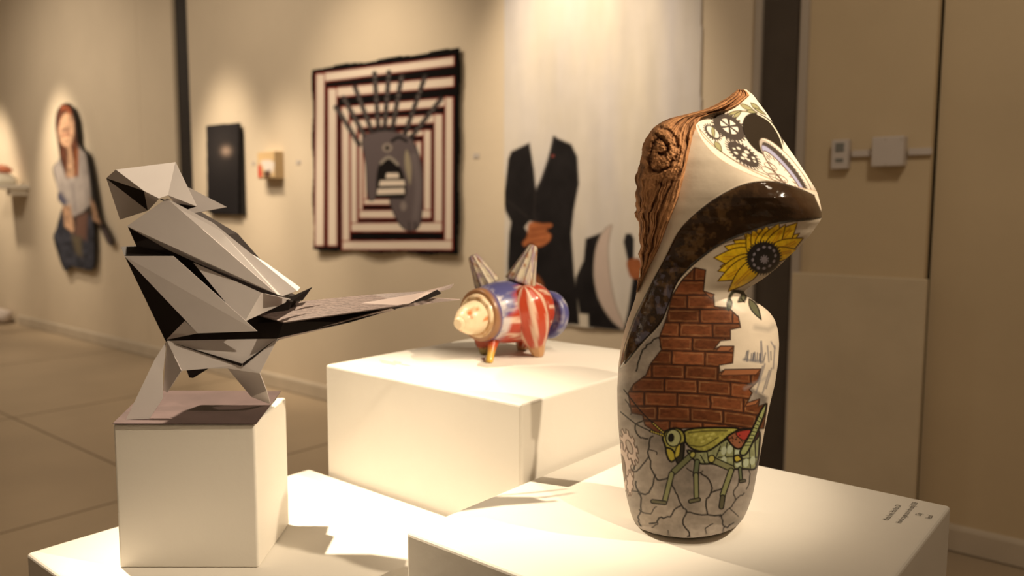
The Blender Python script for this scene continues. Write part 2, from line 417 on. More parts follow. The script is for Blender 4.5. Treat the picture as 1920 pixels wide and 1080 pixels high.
sheet('lower_wing', [(233, 480, .060), (325, 480, .060), (482, 621, .066), (371, 625, .060)], [(0, 1, 2), (0, 2, 3)], M_card, bird)
# tail
tl = sheet('tail_feather', [(482, 590, .015), (527, 571, -.03), (573, 564, -.035), (698, 552, -.04), (792, 546, -.04), (800, 548, -.03), (767, 570, -.005), (532, 604, .035)],
      [(0, 1, 2, 7), (2, 3, 6, 7), (3, 4, 5, 6)], M_tail, bird, t=.002); tl['label'] = 'brown upper tail feather with fine wavy lines'
sheet('tail_edge', [(532, 603, .036), (767, 569, -.003), (810, 548, -.02), (800, 547, -.030), (640, 575, .005)], [(0, 4, 1), (1, 4, 3), (1, 3, 2)], M_tail2, bird, t=.002)['label'] = 'paler mauve fold along the tail'
sheet('tail_underside', [(488, 633, .02), (521, 634, .028), (655, 604, .02), (734, 579, -.004), (767, 570, -.006), (532, 603, .034), (482, 606, .03)], [(0, 1, 5, 6), (1, 2, 5), (2, 3, 4, 5)], M_black, bird, t=.002)['label'] = 'dark underside of the tail'
sheet('tail_rim', [(519, 634, .026), (524, 637, .02), (640, 609, .016), (742, 581, -.008), (734, 578, -.006), (640, 604, .018)], [(0, 1, 2, 5), (5, 2, 3, 4)], M_tail2, bird, t=.002)
sheet('tail_feather', [(734, 580, -.03), (786, 563, -.05), (812, 559, -.055), (863, 562, -.07), (812, 568, -.052)], [(0, 1, 4), (1, 2, 3, 4)], M_tail2, bird, t=.002)['label'] = 'thin far tail feather'
sheet('tail_tip', [(792, 547, -.036), (832, 537, -.05), (851, 532, -.06), (846, 540, -.055), (812, 551, -.035)], [(0, 1, 4), (1, 2, 3, 4)], M_tail2, bird, t=.002)
sheet('tail_curl', [(767, 570, -.003), (820, 543, -.022), (828, 550, -.024), (800, 562, -.01)], [(0, 1, 2, 3)], M_black, bird, t=.003)['label'] = 'dark curled tail edge'
# hips and legs
sheet('hip', [(313, 639, .045), (521, 635, .045), (454, 684, .052), (340, 695, .056), (487, 700, .050), (427, 691, 0), (391, 691, 0)],
      [(0, 1, 2), (0, 2, 3), (3, 2, 4, 5, 6), (1, 4, 2)], M_card, bird)
sheet('hip_slit', [(327, 644, .0475), (454, 682, .0545), (519, 635, .0475), (456, 687, .054), (452, 687, .054)], [(0, 1, 4), (1, 2, 3)], M_black, bird, t=.001)['label'] = 'dark fold line on hip'
sheet('thigh', [(313, 640, .042), (340, 695, .060), (313, 736, .050), (306, 730, .040)], [(0, 1, 2, 3)], M_card, bird)
sheet('underbody', [(350, 695, .045), (391, 691, .04), (362, 709, .02), (355, 708, .02)], [(0, 1, 2, 3)], M_black, bird)['label'] = 'dark triangle under the belly'
sheet('leg', [(312, 640, .042), (290, 674, .050), (305, 700, .060), (305, 747, .060), (280, 785, 'g'), (236, 787, 'g')], [(4, 5, 1, 2, 3), (0, 1, 2)], M_card, bird, t=.0022)
sheet('leg', [(427, 691, .052), (487, 700, .05), (500, 733, .03), (507, 758, 'g'), (471, 744, .03), (445, 713, .045)], [(0, 1, 2, 4, 5), (2, 3, 4)], M_card, bird, t=.0022)

# ------------------------------------------------------------------ hooded vase
CV = onz(1292, 985, ZV); nv = (O-CV)*A([1, 1, 0]); nv /= np.linalg.norm(nv)
vase = thing('ceramic_vase', 'tall hooded ceramic vase painted with bricks, sunflower and grasshopper, driftwood along its back', 'vase', CV)
_L = A([(167, 1385), (171, 1379), (179, 1369), (192, 1349), (205, 1324), (212, 1300), (217, 1272), (224, 1247), (236, 1230), (250, 1217), (268, 1207), (285, 1204), (305, 1201), (325, 1194), (350, 1193), (385, 1192), (420, 1198), (450, 1198), (480, 1197), (510, 1199), (535, 1196), (560, 1191), (580, 1184), (605, 1175), (640, 1166), (680, 1160), (730, 1157), (780, 1158), (830, 1162), (880, 1167), (920, 1172), (960, 1182), (978, 1189), (985, 1194), (992, 1203), (1000, 1225), (1005, 1250), (1009, 1284)])
_R = A([(167, 1396), (170, 1402), (176, 1411), (190, 1421), (215, 1440), (265, 1470), (310, 1501), (357, 1531), (380, 1538), (400, 1541), (412, 1540), (425, 1530), (440, 1520), (460, 1502), (480, 1480), (500, 1460), (520, 1435), (535, 1412), (543, 1396), (549, 1394), (556, 1402), (570, 1424), (585, 1443), (600, 1453), (620, 1459), (645, 1461), (680, 1459), (720, 1453), (760, 1443), (800, 1435), (850, 1426), (900, 1417), (930, 1411), (955, 1402), (972, 1394), (985, 1383), (992, 1372), (1000, 1352), (1005, 1328), (1009, 1296)])
_S = A([(167, 1393), (172, 1401), (179, 1405), (195, 1387), (206, 1365), (211, 1341), (220, 1317), (233, 1308), (254, 1299), (287, 1292), (329, 1283), (375, 1271), (417, 1254), (467, 1235), (512, 1212), (541, 1198), (560, 1191)])
_DM = A([(169, .012), (185, .030), (210, .055), (250, .080), (300, .095), (360, .104), (420, .105), (480, .100), (545, .092), (600, .098), (680, .108), (780, .110), (880, .100), (950, .090), (985, .082), (1009, .080)])
_B = A([(169, -.035), (215, -.040), (265, -.035), (310, -.015), (357, .010), (390, .030), (415, .030), (450, .018), (500, .004), (543, 0), (1009, 0)])
def tb(t, y): return np.interp(y, t[:, 0], t[:, 1])
def sm(t, y):  # lightly smoothed table
    return (tb(t, y-5)+tb(t, y-2.5)+tb(t, y)+tb(t, y+2.5)+tb(t, y+5))/5
EX, EY = .8, .6; NX, NY = .6, -.8
_cr = catm([(1300, 214), (1305, 240), (1320, 268), (1347, 296), (1385, 318), (1430, 336), (1480, 348), (1530, 358)], 6)
_ca = _cr[:, 0]*EX+_cr[:, 1]*EY; _cb = _cr[:, 0]*NX+_cr[:, 1]*NY; _o = np.argsort(_ca)
def sstep(t): t = np.clip(t, 0, 1); return t*t*(3-2*t)
def dround(x, y):
    yy = np.minimum(y, 984.0)
    xl = sm(_L, yy); xr = sm(_R, yy); u = np.clip((2*x-xl-xr)/(xr-xl), -1, 1)
    p = 2.35
    cd = np.interp(x*EX+y*EY, _ca[_o], _cb[_o])-(x*NX+y*NY)
    lip = .040*sstep(1-cd/150)*sstep((x-1200)/340)*np.clip((430-y)/60, 0, 1)*(1-np.abs(u)**4)
    return sm(_DM, yy)*(1-np.abs(u)**p)**(1/p)+(u+1)/2*sm(_B, yy)+np.where(cd > -1, lip, 0)
def dfront(x, y):
    x = np.asarray(x, float); y = np.asarray(y, float)
    a = x*EX+y*EY; b = x*NX+y*NY
    d = np.clip(b-np.interp(a, _ca[_o], _cb[_o]), 0, None)
    d = np.where(y < 420, d, 0)
    d = np.where((y < 365) | (d < 40), d, 0)
    return dround(x-d*NX, y-d*NY)-1.25*d*.00081
def vpt(x, y, D):
    P = onpl(x, y, CV, nv, D); P[..., 2] = np.maximum(P[..., 2], ZV); return P
def dground(x, y):
    P = onz(x, y, ZV); return (P-CV) @ nv
BAND_U = Z((1150, 150), .41667, [(905, 520), (840, 490), (740, 460), (650, 458), (560, 480), (450, 540), (350, 620), (290, 690), (240, 790), (180, 900), (120, 1020)])+[(1187, 603), (1170, 653), (1163, 690)]
BAND_L = [(1172, 681), (1205, 641), (1238, 605), (1254, 568)]+Z((1150, 150), .41667, [(270, 945), (300, 890), (370, 820), (480, 740), (600, 690), (750, 645), (930, 620)])+[(1541, 398)]
BAND_U = [tuple(q) for q in catm(BAND_U, 4)]; BAND_L = [tuple(q) for q in catm(BAND_L, 4)]
BAND = BAND_U+BAND_L
NR, NC, NB_ = 600, 340, 48
rows = np.linspace(168, 1008.5, NR)
uu = np.sin(np.linspace(-1, 1, NC)*np.pi/2*.985)/np.sin(np.pi/2*.985)
xl = sm(_L, rows); xr = sm(_R, rows)
xl = np.where(rows > 980, tb(_L, rows), xl); xr = np.where(rows > 980, tb(_R, rows), xr)
sea = np.interp(rows, _S[:, 0], _S[:, 1]); k = np.clip((552-rows)/20, 0, 1)
xlc = np.where(rows < 552, np.maximum(xl, xl+(sea-16-xl)*k), xl); xlc = np.minimum(xlc, xr-2)
X = (xlc+xr)[:, None]/2+(xr-xlc)[:, None]/2*uu[None, :]; Y = np.repeat(rows[:, None], NC, 1)
D = dfront(X, Y)
pt = Paint(X, Y, (.62, .53, .42))
# --- relief: raised rim of the band
mb = np.maximum(pt.mask(BAND, 3).reshape(NR, NC), 0)
D = D+.0035*mb+mb*.0016*(fbm(X/16, Y/12, 64)-.5)
D = np.where(Y > 960, np.maximum(D, dground(X, Y)), D)
# --- paint
C_W = A([.62, .53, .42]); INK = A([.008, .006, .005])
nz = fbm(X.ravel()/28, Y.ravel()/28, 3); nf = fbm(X.ravel()/6, Y.ravel()/6, 11)
pt.c *= (.90+.2*nz)[:, None]
# grey cracked plaster
stone = [(1172, 684), (1205, 645), (1238, 608), (1258, 572), (1262, 640), (1440, 745), (1425, 830), (1428, 1015), (1150, 1015), (1150, 690)]
sc = A([.315, .27, .23])*(.45+1.0*fbm(X.ravel()/34, Y.ravel()/26, 21))[:, None]*(.85+.3*nf)[:, None]
pt.poly(stone, sc, soft=3)
def zz(*p): return Z((1130, 570), .41667, p)
cracks = [zz((265, 205), (255, 150), (200, 185), (170, 235), (150, 300)), zz((225, 590), (212, 610), (210, 650), (205, 690), (235, 775), (280, 785), (305, 770)),
          zz((205, 690), (170, 730), (145, 750), (120, 740)), zz((235, 775), (215, 840), (165, 850), (150, 800)), zz((165, 850), (175, 910), (160, 970), (175, 1000)), zz((185, 520), (150, 540), (160, 590), (200, 610)),
          zz((145, 750), (140, 700), (155, 640)), zz((305, 790), (330, 850), (355, 905), (375, 935), (360, 985), (395, 1030), (385, 1050)), zz((355, 905), (315, 930), (305, 960), (255, 965), (250, 985), (215, 990)), zz((375, 935), (470, 950), (530, 955), (550, 1000), (590, 985)),
          zz((440, 760), (490, 810), (485, 850), (465, 890), (470, 950)), zz((485, 850), (530, 830)), zz((530, 955), (570, 920), (600, 880), (640, 850)), zz((550, 1000), (540, 1030)), zz((600, 880), (590, 840), (615, 790)), zz((570, 920), (610, 960)),
          zz((250, 985), (225, 1005)), zz((380, 740), (420, 760), (450, 755)), zz((165, 850), (110, 830)), zz((210, 655), (240, 665), (250, 680)), zz((240, 910), (215, 940), (160, 930)), zz((100, 430), (130, 470), (125, 500)),
          zz((640, 700), (660, 760), (650, 830)), zz((470, 1040), (465, 1010), (500, 985)), zz((300, 1045), (290, 1020))]
for i, cpts in enumerate(cracks):
    q = catm(cpts, 4); q = q+np.stack([fbm(q[:, 0]/7+i, q[:, 1]/7, 31)-.5, fbm(q[:, 0]/7, q[:, 1]/7+i, 37)-.5], 1)*9
    pt.line(q, (.018, .014, .012), 1.45 if i < 12 else 1.0, .8)
# bricks
brick = Z((1150, 150), .41667, [(365, 845), (415, 855), (405, 950), (450, 965), (455, 1020), (520, 1025), (555, 1060)])+zz((610, 55), (620, 105), (575, 115), (575, 160), (530, 165), (500, 205), (530, 190), (590, 190), (585, 265), (525, 275), (525, 310), (550, 295), (712, 293), (700, 345), (660, 385), (672, 400), (650, 445), (706, 428), (700, 460), (740, 448), (725, 560), (620, 562), (450, 556), (340, 560), (300, 565), (245, 580), (190, 545), (180, 500), (130, 490), (115, 400), (140, 360), (195, 320), (215, 270), (265, 205), (255, 150), (285, 70), (300, 20))+Z((1150, 150), .41667, [(240, 1060), (265, 970), (310, 900)])
bx, by = X.ravel(), Y.ravel()
vrow = by-.075*(bx-1310)*np.clip((by-560)/200, 0, 1)-.0006*(bx-1310)**2*np.clip((by-640)/200, -.3, 1)
rh = 26.5; ri = np.floor((vrow-500)/rh); fv = (vrow-500)/rh-ri
wob = (vnoise(bx/9, by/9, 5)-.5)*3
uw = (bx+wob*.6+ri % 2*31+ri*7)/62; ci = np.floor(uw); fu = uw-ci
ed = np.minimum(np.minimum(fu, 1-fu)*62, np.minimum(fv, 1-fv)*rh+wob*.4)
tone = (np.sin(ri*12.9898+ci*78.233)*43758.5453) % 1
bc = A([.178, .056, .021])*(.65+.65*tone)[:, None]*(.55+.85*fbm(bx/8, by/4, 8))[:, None]
hl = np.clip(1-np.abs(ed-4.2)/1.6, 0, 1)*(.75*fbm(bx/15, by/15, 9)**1.5)
bc = bc*(1-hl[:, None])+A([.50, .28, .13])*hl[:, None]
mm = np.clip((2.1-ed)/1.2, 0, 1)[:, None]; bc = bc*(1-mm)+A([.045, .018, .010])*mm
pt.poly(brick, bc, (.05, .022, .012), 1.3)
# side thickness of broken bricks
for q in ([(530, 190), (590, 190), (568, 212), (508, 214)], [(550, 295), (712, 293), (690, 318), (528, 322)], [(650, 445), (706, 428), (690, 452), (640, 462)], [(405, 950), (455, 965), (440, 985)]):
    pt.poly(zz(*q) if q[0][0] != 405 else Z((1150, 150), .41667, q), (.30, .115, .05), (.05, .02, .012), .9)
# distant skyline and reeds
for k_ in range(16):
    x0 = 640+rng.rand()*130; pt.line(zz((x0, 250+rng.rand()*10), (x0+rng.randn()*4, 228-rng.rand()*18)), (.10, .10, .12), 1.2, 1, alpha=.8)
for x0, y0, x1, y1 in ((712, 265, 712, 170), (722, 260, 714, 168), (748, 260, 742, 190), (768, 290, 775, 190), (775, 200, 758, 170), (700, 350, 720, 280), (690, 400, 730, 270), (720, 400, 750, 300), (735, 380, 760, 290)):
    pt.line(zz((x0, y0), (x1, y1)), (.16, .15, .17), 1.4, 1.2, alpha=.75)
pt.line(zz((635, 250), (720, 262)), (.13, .13, .15), 2.5, 2, alpha=.7); pt.line(zz((640, 380), (740, 330)), (.30, .27, .26), 3, 3, alpha=.5)
pt.line(zz((690, 105), (745, 115), (770, 100)), (.20, .18, .16), 5, 4, alpha=.45)
# vine
V1 = Z((1150, 150), .41667, [(515, 1030), (525, 975), (550, 950), (600, 965), (640, 990)])
pt.line(catm(V1), (.05, .05, .03), 3.2, .8)
for q in ((525, 985, 520, 1038, 8), (600, 970, 560, 1000, 9), (580, 960, 590, 1000, 7), (610, 985, 665, 1078, 11), (640, 990, 660, 1005, 6)):
    a = Z((1150, 150), .41667, [q[:2], q[2:4]]); pt.poly(leafpts(*a[0], *a[1], q[4]*.6), (.09, .09, .05), INK, 1.2)
# grasshopper
YG = A([.36, .34, .075]); BG = A([.16, .19, .10])
def gpoly(p, c, lw=1.9): pt.poly(catm(zz(*p), 4, True), c, INK, lw)
gy = YG*(.55+.8*fbm(bx/5, by/5, 41))[:, None]
gpoly([(380, 660), (430, 715), (500, 720), (560, 740), (640, 742), (690, 735), (705, 640), (700, 570), (620, 575), (520, 630), (440, 665)], A([.28, .30, .15])*(.5+.9*fbm(bx/6, by/6, 44))[:, None])
for x0, y0, x1, y1 in ((530, 640, 500, 715), (560, 625, 545, 735), (590, 640, 590, 740), (625, 670, 630, 740), (660, 640, 665, 738), (685, 600, 690, 735), (470, 668, 480, 718), (520, 690, 600, 685), (600, 700, 700, 690), (520, 660, 580, 655), (440, 680, 460, 715)):
    pt.line(zz((x0, y0), (x1, y1)), INK, 1.1)
for q in ((545, 660, .55), (572, 655, .5), (608, 665, .5), (545, 705, .5), (645, 715, .5), (610, 715, .5), (675, 705, .5)):
    pt.ell(*zz(q[:2])[0], 5, 8, .2, (.42, .47, .33))
gpoly([(560, 600), (600, 570), (660, 562), (705, 575), (690, 610), (640, 640), (600, 650)], (.26, .10, .05))
gpoly([(600, 580), (660, 566), (700, 580), (680, 605), (630, 612)], (.34, .04, .03), 1)
for k_ in range(26): pt.ell(*zz((570+rng.rand()*100, 588+rng.rand()*45))[0], 1.4, 1.1, 0, INK)
gpoly([(362, 580), (400, 562), (480, 556), (560, 556), (612, 562), (570, 590), (530, 625), (470, 662), (410, 655), (372, 620)], gy, 2)
pt.line(catm(zz((385, 580), (460, 572), (560, 570))), (.10, .09, .02), 1.3); pt.line(catm(zz((390, 635), (450, 640), (520, 600))), (.10, .09, .02), 1.3)
for q in ((415, 590), (440, 600), (470, 590), (495, 585), (450, 620), (480, 605)): pt.ell(*zz(q)[0], 4.5, 2.2, -.4, (.52, .50, .14))
# hind leg
gpoly([(735, 450), (712, 480), (660, 590), (620, 660), (625, 680), (650, 670), (690, 590), (730, 490)], (.30, .33, .13))
for k_ in range(9): q = .1+.09*k_; pt.line(zz((715-95*q, 490+180*q), (722-75*q, 500+165*q)), INK, .9)
gpoly([(590, 690), (610, 680), (625, 700), (600, 712)], (.45, .36, .05))
# head
gpoly([(270, 600), (290, 570), (330, 558), (362, 575), (370, 615), (345, 655), (315, 690), (290, 660), (278, 630)], gy, 2)
gpoly([(285, 650), (312, 655), (330, 690), (310, 710), (292, 690)], (.45, .38, .05)); gpoly([(330, 660), (365, 625), (360, 700), (335, 715)], (.03, .025, .015))
gpoly([(330, 650), (350, 630), (345, 680), (325, 690)], (.50, .42, .06), 1.2)
pt.ell(*zz((318, 603))[0], 14, 16, 0, (.42, .44, .22), INK, 1.3); pt.ell(*zz((308, 602))[0], 6, 8.5, .1, INK)
for a_, b_ in (((275, 580), (225, 535)), ((275, 592), (215, 572))):
    pt.line(zz(a_, b_), INK, 2.6)
    for t in np.linspace(.08, .92, 6): pt.ell(*zz((a_[0]+(b_[0]-a_[0])*t, a_[1]+(b_[1]-a_[1])*t))[0], 1.7, 1.2, .6, (.55, .45, .08))
pt.line(catm(zz((225, 535), (170, 480), (95, 385))), INK, 1.2); pt.line(catm(zz((215, 572), (150, 540), (80, 485))), INK, 1.2)
# legs
def limb(p, wd, c=BG):
    a = zz(*p)
    for i in range(len(a)-1): pt.line(a[i:i+2], INK, wd+1.6)
    for i in range(len(a)-1): pt.line(a[i:i+2], A(c)*.8, wd-.7)
limb([(400, 680), (320, 755)], 5, (.20, .21, .10)); limb([(310, 765), (280, 885)], 4.2, (.30, .31, .14)); limb([(225, 888), (280, 895)], 3, (.16, .15, .08))
limb([(425, 710), (418, 770)], 4.2); limb([(420, 770), (422, 870)], 4, (.30, .31, .15)); limb([(395, 888), (432, 880)], 3, (.16, .15, .08))
limb([(490, 700), (580, 740)], 5.2, (.26, .26, .13)); limb([(578, 750), (540, 860)], 4.4, (.30, .31, .14)); limb([(540, 870), (534, 912)], 4, (.12, .11, .06))
limb([(618, 740), (622, 790)], 2.6); limb([(620, 798), (638, 795)], 2, (.14, .13, .08))
pt.ell(*zz((405, 678))[0], 5, 6, .5, (.40, .38, .10), INK, 1.2); pt.ell(*zz((490, 697))[0], 6, 7, .3, (.42, .38, .10), INK, 1.2)
# pale cog wheels at the left
CG = A([.55, .44, .38])
pt.ell(1180, 838, 12, 32, -.35, CG, (.10, .06, .04), 1, 9, .14); pt.ell(1180, 838, 5, 14, -.35, (.40, .33, .28), (.10, .06, .04), .9)
pt.ell(1168, 880, 17, 46, -.15, CG, (.10, .06, .04), 1, 12, .12); pt.ell(1164, 878, 9, 28, -.1, (.20, .15, .11), (.08, .05, .03), .9)
pt.ell(1181, 905, 6, 22, 0, CG, (.10, .06, .04), .9, 8, .15)
# inside of hood above the band
pt.clip = None
hood = BAND_U+[(1163, 690), (1150, 600), (1195, 160), (1420, 160), (1560, 360)]
hc = C_W*(.82+.3*fbm(bx/40, by/40, 51))[:, None]
pt.poly(hood, hc, soft=1.2)
# facet with clockwork
FAC = [tuple(q) for q in _cr]+[(1550, 370), (1560, 300), (1415, 160), (1405, 180), (1387, 196), (1365, 207), (1341, 212), (1317, 219)]
fm = pt.mask(FAC, 1)
pt.clip = fm
pt.poly(FAC, (.72, .64, .53), soft=1)
GR = A([.060, .046, .038])
def z5(*p): return Z((1290, 160), .25, p)
pt.line(catm(z5((75, 300), (120, 390), (250, 500), (450, 625), (700, 735), (900, 800))), (.30, .20, .11), .8)
pt.line(catm(z5((90, 330), (240, 490), (420, 600), (640, 690), (860, 780))), (.14, .09, .06), .7)
def olive(x0, y0, x1, y1, wd): a = z5((x0, y0), (x1, y1)); pt.poly(leafpts(*a[0], *a[1], wd), (.30, .28, .14), (.06, .05, .03), .7)
pt.line(catm(z5((290, 225), (340, 200), (430, 195), (520, 215), (580, 240))), (.16, .14, .07), 1.3)
for q in ((390, 140, 500, 195, 4), (470, 130, 560, 210, 4), (300, 220, 400, 190, 3), (340, 245, 400, 195, 3.4), (440, 190, 520, 205, 3), (500, 170, 585, 222, 2.4), (200, 420, 255, 497, 5), (185, 305, 190, 380, 3)): olive(*q)
ga = math.atan2(.58, .80)
pt.ell(*z5((308, 312))[0], 37, 21, ga, GR, None, 0, 26, .07)
for k_ in range(6):
    t0 = k_*np.pi/3+.2; tt = np.linspace(t0, t0+.72, 5); c, q = math.cos(ga), math.sin(ga)
    pp = [(4*math.cos(t0+.36), 2.5*math.sin(t0+.36))]+[(19.5*math.cos(t), 11*math.sin(t)) for t in tt]
    cx, cy = z5((310, 308))[0]; pt.poly([(cx+x*c-y*q, cy+x*q+y*c) for x, y in pp], (.74, .67, .57), soft=.6)
pt.ell(*z5((185, 352))[0], 20, 11, ga+.12, GR, None, 0, 20, .09); pt.ell(*z5((187, 350))[0], 14.5, 6.5, ga+.12, (.72, .64, .53)); olive(185, 310, 195, 400, 3)
pt.ell(*z5((415, 518))[0], 39, 15, ga+.04, GR, None, 0, 28, .09)
for x_, y_, a_ in ((380, 472, 4), (345, 475, 3), (440, 500, 5), (360, 508, 4), (425, 522, 5.5), (490, 545, 3.6), (410, 545, 4), (455, 560, 3.4), (500, 570, 3), (435, 548, 2.6)): pt.ell(*z5((x_, y_))[0], a_, a_*.5, .5, (.72, .64, .53))
pt.ell(*z5((562, 372))[0], 47, 29, .86, (.024, .016, .009), (.01, .007, .005), .8); 
pt.line(catm(z5((520, 215), (610, 270), (680, 370), (722, 490))), (.70, .62, .5), 1.0)
pt.ell(*z5((735, 630))[0], 74, 20, .875, (.72, .62, .52), (.12, .08, .05), .6)
pt.ell(*z5((728, 632))[0], 69, 15.5, .875, GR, None, 0, 52, .045)
pt.ell(*z5((716, 640))[0], 62, 11.5, .865, (.33, .33, .46), (.10, .07, .08), .6)
pt.ell(*z5((706, 655))[0], 53, 9.5, .86, (.72, .62, .52), (.10, .05, .03), .9)
for k_ in range(16):
    t = k_*np.pi/8; c, q = math.cos(.86), math.sin(.86); cx, cy = z5((706, 655))[0]
    P_ = lambda r: (cx+r*50*math.cos(t)*c-r*8.6*math.sin(t)*q, cy+r*50*math.cos(t)*q+r*8.6*math.sin(t)*c)
    pt.line([P_(.72), P_(.92)], (.06, .04, .03), .7)
for x_, y_ in ((600, 640), (650, 690), (700, 700), (620, 610)): pt.ell(*z5((x_, y_))[0], 13, 5, .5, None, (.10, .05, .03), .7)
pt.clip = None
pt.line([tuple(q) for q in _cr], (.45, .32, .22), .7)
# dark glazed band
bm_ = pt.mask(BAND, 1)
bc2 = A([.030, .015, .007])*(.45+1.0*fbm(bx/22, by/22, 61))[:, None]
gq = np.clip((fbm(bx/13, by/13, 62)-.52)*7, 0, 1)*np.clip((1430-bx)/80, 0, 1); bc2 = bc2+gq[:, None]*A([.060, .033, .012])
gq = np.clip((fbm(bx/9, by/11, 63)-.50)*8, 0, 1)*np.clip((1275-bx)/25, 0, 1)*np.clip((660-by)/25, 0, 1); bc2 = bc2+gq[:, None]*A([.060, .062, .095])  # grey-blue glaze specks, partly reflections painted into the band colour
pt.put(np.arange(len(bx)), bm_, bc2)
pt.line(BAND_U, (.012, .008, .006), 1.0); pt.line(BAND_L, (.012, .008, .006), 1.6)
# sunflower
under = BAND_L+[(1560, 400), (1560, 480), (1400, 560), (1330, 556), (1325, 500)]
pt.clip = pt.mask(under, .8)
def z1(*p): return Z((1150, 150), .41667, p)
scn = z1((676, 800))[0]
for i, (x_, y_, wd, base) in enumerate(((590, 690, 22, 30), (655, 655, 22, 30), (560, 900, 20, 30), (520, 950, 22, 30), (850, 710, 24, 35), (838, 690, 20, 35), (800, 770, 20, 35), (480, 840, 22, 30),
                      (540, 720, 30, 30), (500, 748, 28, 28), (452, 800, 32, 26), (470, 860, 28, 26), (470, 905, 28, 28), (516, 952, 26, 30), (600, 690, 30, 26), (625, 670, 22, 26), (690, 655, 30, 26), (745, 645, 30, 26), (828, 642, 30, 26), (775, 650, 20, 26), (855, 712, 26, 26), (830, 765, 22, 26))):
    e = z1((x_, y_))[0]; q = leafpts(*scn, *e, wd*.62, 12)
    yc = A([.95, .63, .02])*(.75+.45*fbm(bx/5, by/9, 70+i % 5))[:, None]
    pt.poly(q, yc, (.10, .035, .006), 1.0)
    for k_ in (-.25, .2):
        m_ = A(scn)*.45+A(e)*.55; nn = A([-(e[1]-scn[1]), e[0]-scn[0]]); nn /= np.linalg.norm(nn)
        pt.line([A(scn)*.7+A(e)*.3+nn*wd*k_*.5, A(scn)*.2+A(e)*.8+nn*wd*k_*.3], (.62, .20, .008), 1.0, 1.2, alpha=.7)
pt.ell(*scn, 33, 31, -.35, (.026, .022, .022), None, 0, 38, .05)
for k_ in range(12):
    t = k_*np.pi/6; pt.ell(scn[0]+22*math.cos(t)*.97+1, scn[1]+20*math.sin(t)-4*math.cos(t), 2.3, 3.2, t, (.36, .33, .40))
pt.ell(*z1((680, 808))[0], 7, 7, 0, (.36, .33, .40), None, 0, 9, .2)
pt.clip = None
gl = np.full(len(bx), .42); gl = gl*(1-bm_)+.09*bm_; gl = gl*(1-fm)+.62*fm
# --- mesh: painted front, plain back
ub = np.linspace(1, -1, NB_+2)[1:-1]
Xb = (xlc+xr)[:, None]/2+(xr-xlc)[:, None]/2*np.sin(ub*np.pi/2)[None, :]; Yb = np.repeat(rows[:, None], NB_, 1)
yy = np.minimum(Yb, 984.0); lb = sm(_L, yy); rb_ = sm(_R, yy); ux = np.clip((2*Xb-lb-rb_)/(rb_-lb), -1, 1)
Df = dfront(Xb, Yb)
Db = -sm(_DM, yy)*.95*(1-np.abs(ux)**2.35)**(1/2.35)+(ux+1)/2*sm(_B, yy)
Db = np.minimum(Db, Df-.004)
Db = np.where(Yb > 985, np.minimum(dground(Xb, Yb), Df), Db)
P = np.concatenate([vpt(X, Y, D), vpt(Xb, Yb, Db)], 1); NT = NC+NB_
cc = np.concatenate([pt.c.reshape(NR, NC, 3), np.tile(C_W*.9, (NR, NB_, 1))], 1)
gg = np.concatenate([gl.reshape(NR, NC), np.full((NR, NB_), .4)], 1)
Fs = [tuple(q) for q in gridfaces(NR, NT, True)]+[tuple(range(NT))[::-1], tuple((NR-1)*NT+np.arange(NT))]
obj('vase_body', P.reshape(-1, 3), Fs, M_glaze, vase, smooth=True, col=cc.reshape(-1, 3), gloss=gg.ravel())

# --- driftwood
NRw, NCw = 420, 120
rw = np.linspace(168, 548, NRw); tw = np.linspace(0, 1, NCw)
seaw = np.interp(rw, _S[:, 0], _S[:, 1]); xlw = sm(_L, rw)+(fbm(rw/14, rw*0, 81)-.5)*7+(fbm(rw/40, rw*0+3, 82)-.5)*10*np.clip((rw-240)/60, 0, 1)
xlw = np.minimum(xlw, seaw-2.5)
XW = xlw[:, None]+(seaw-xlw)[:, None]*tw[None, :]; YWd = np.repeat(rw[:, None], NCw, 1)
TT = np.repeat(tw[None, :], NRw, 0)
sw = np.repeat(((rw-168)/380)[:, None], NCw, 1)
warp = fbm(sw*3.2, TT*2.2, 83)*2.6+sw*1.2
g1 = np.minimum(1, np.abs(((TT*3.4+warp) % 1)-.5)*2*2.0)**.7; g2 = np.abs(((TT*12+warp*2.0+1.2*fbm(sw*7, TT*5, 84)) % 1)-.5)*2
KX, KY = 1236., 285.; ang = np.arctan2(YWd-KY, XW-KX); rk = np.hypot((XW-KX)*1.15, (YWd-KY)*.85)
wk = np.exp(-(rk/50)**4); sp = np.minimum(1, np.abs(((rk/24+ang/6.283*1.0+fbm(XW/24, YWd/24, 85)*1.5+.25) % 1)-.5)*2*1.6)*.8+.2*fbm(XW/5, YWd/5, 88)
ridge = (g1*.68+g2*.32)*(1-wk)+sp*wk; fine = fbm(sw*22, TT*60+warp*9, 86)*(1-wk)+fbm(XW/3.5, YWd/3.5, 89)*wk
edge = np.clip(np.minimum(TT/.12, (1-TT)/.06), 0, 1)
DW = np.maximum(dround(np.maximum(XW, sm(_L, YWd)+.5), YWd), -.01)
top = np.clip((240-YWd)/60, 0, 1)
DW = np.where(XW > seaw[:, None]-18, np.minimum(DW, dfront(XW, YWd)+.004), DW)
DW = DW+edge*(.003+.011*ridge**.8+.004*fine+.014*wk*(1-.5*top))*(1-.45*top)
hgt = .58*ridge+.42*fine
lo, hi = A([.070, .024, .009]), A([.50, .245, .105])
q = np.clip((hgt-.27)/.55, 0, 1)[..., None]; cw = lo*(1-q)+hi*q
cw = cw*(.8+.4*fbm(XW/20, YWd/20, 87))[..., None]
DWb = -np.abs(DW)*.8-.012*edge; DWb[:, 0] = DW[:, 0]-.002; DWb[:, -1] = DW[:, -1]-.006
DWb = np.minimum(DWb, DW-.004)
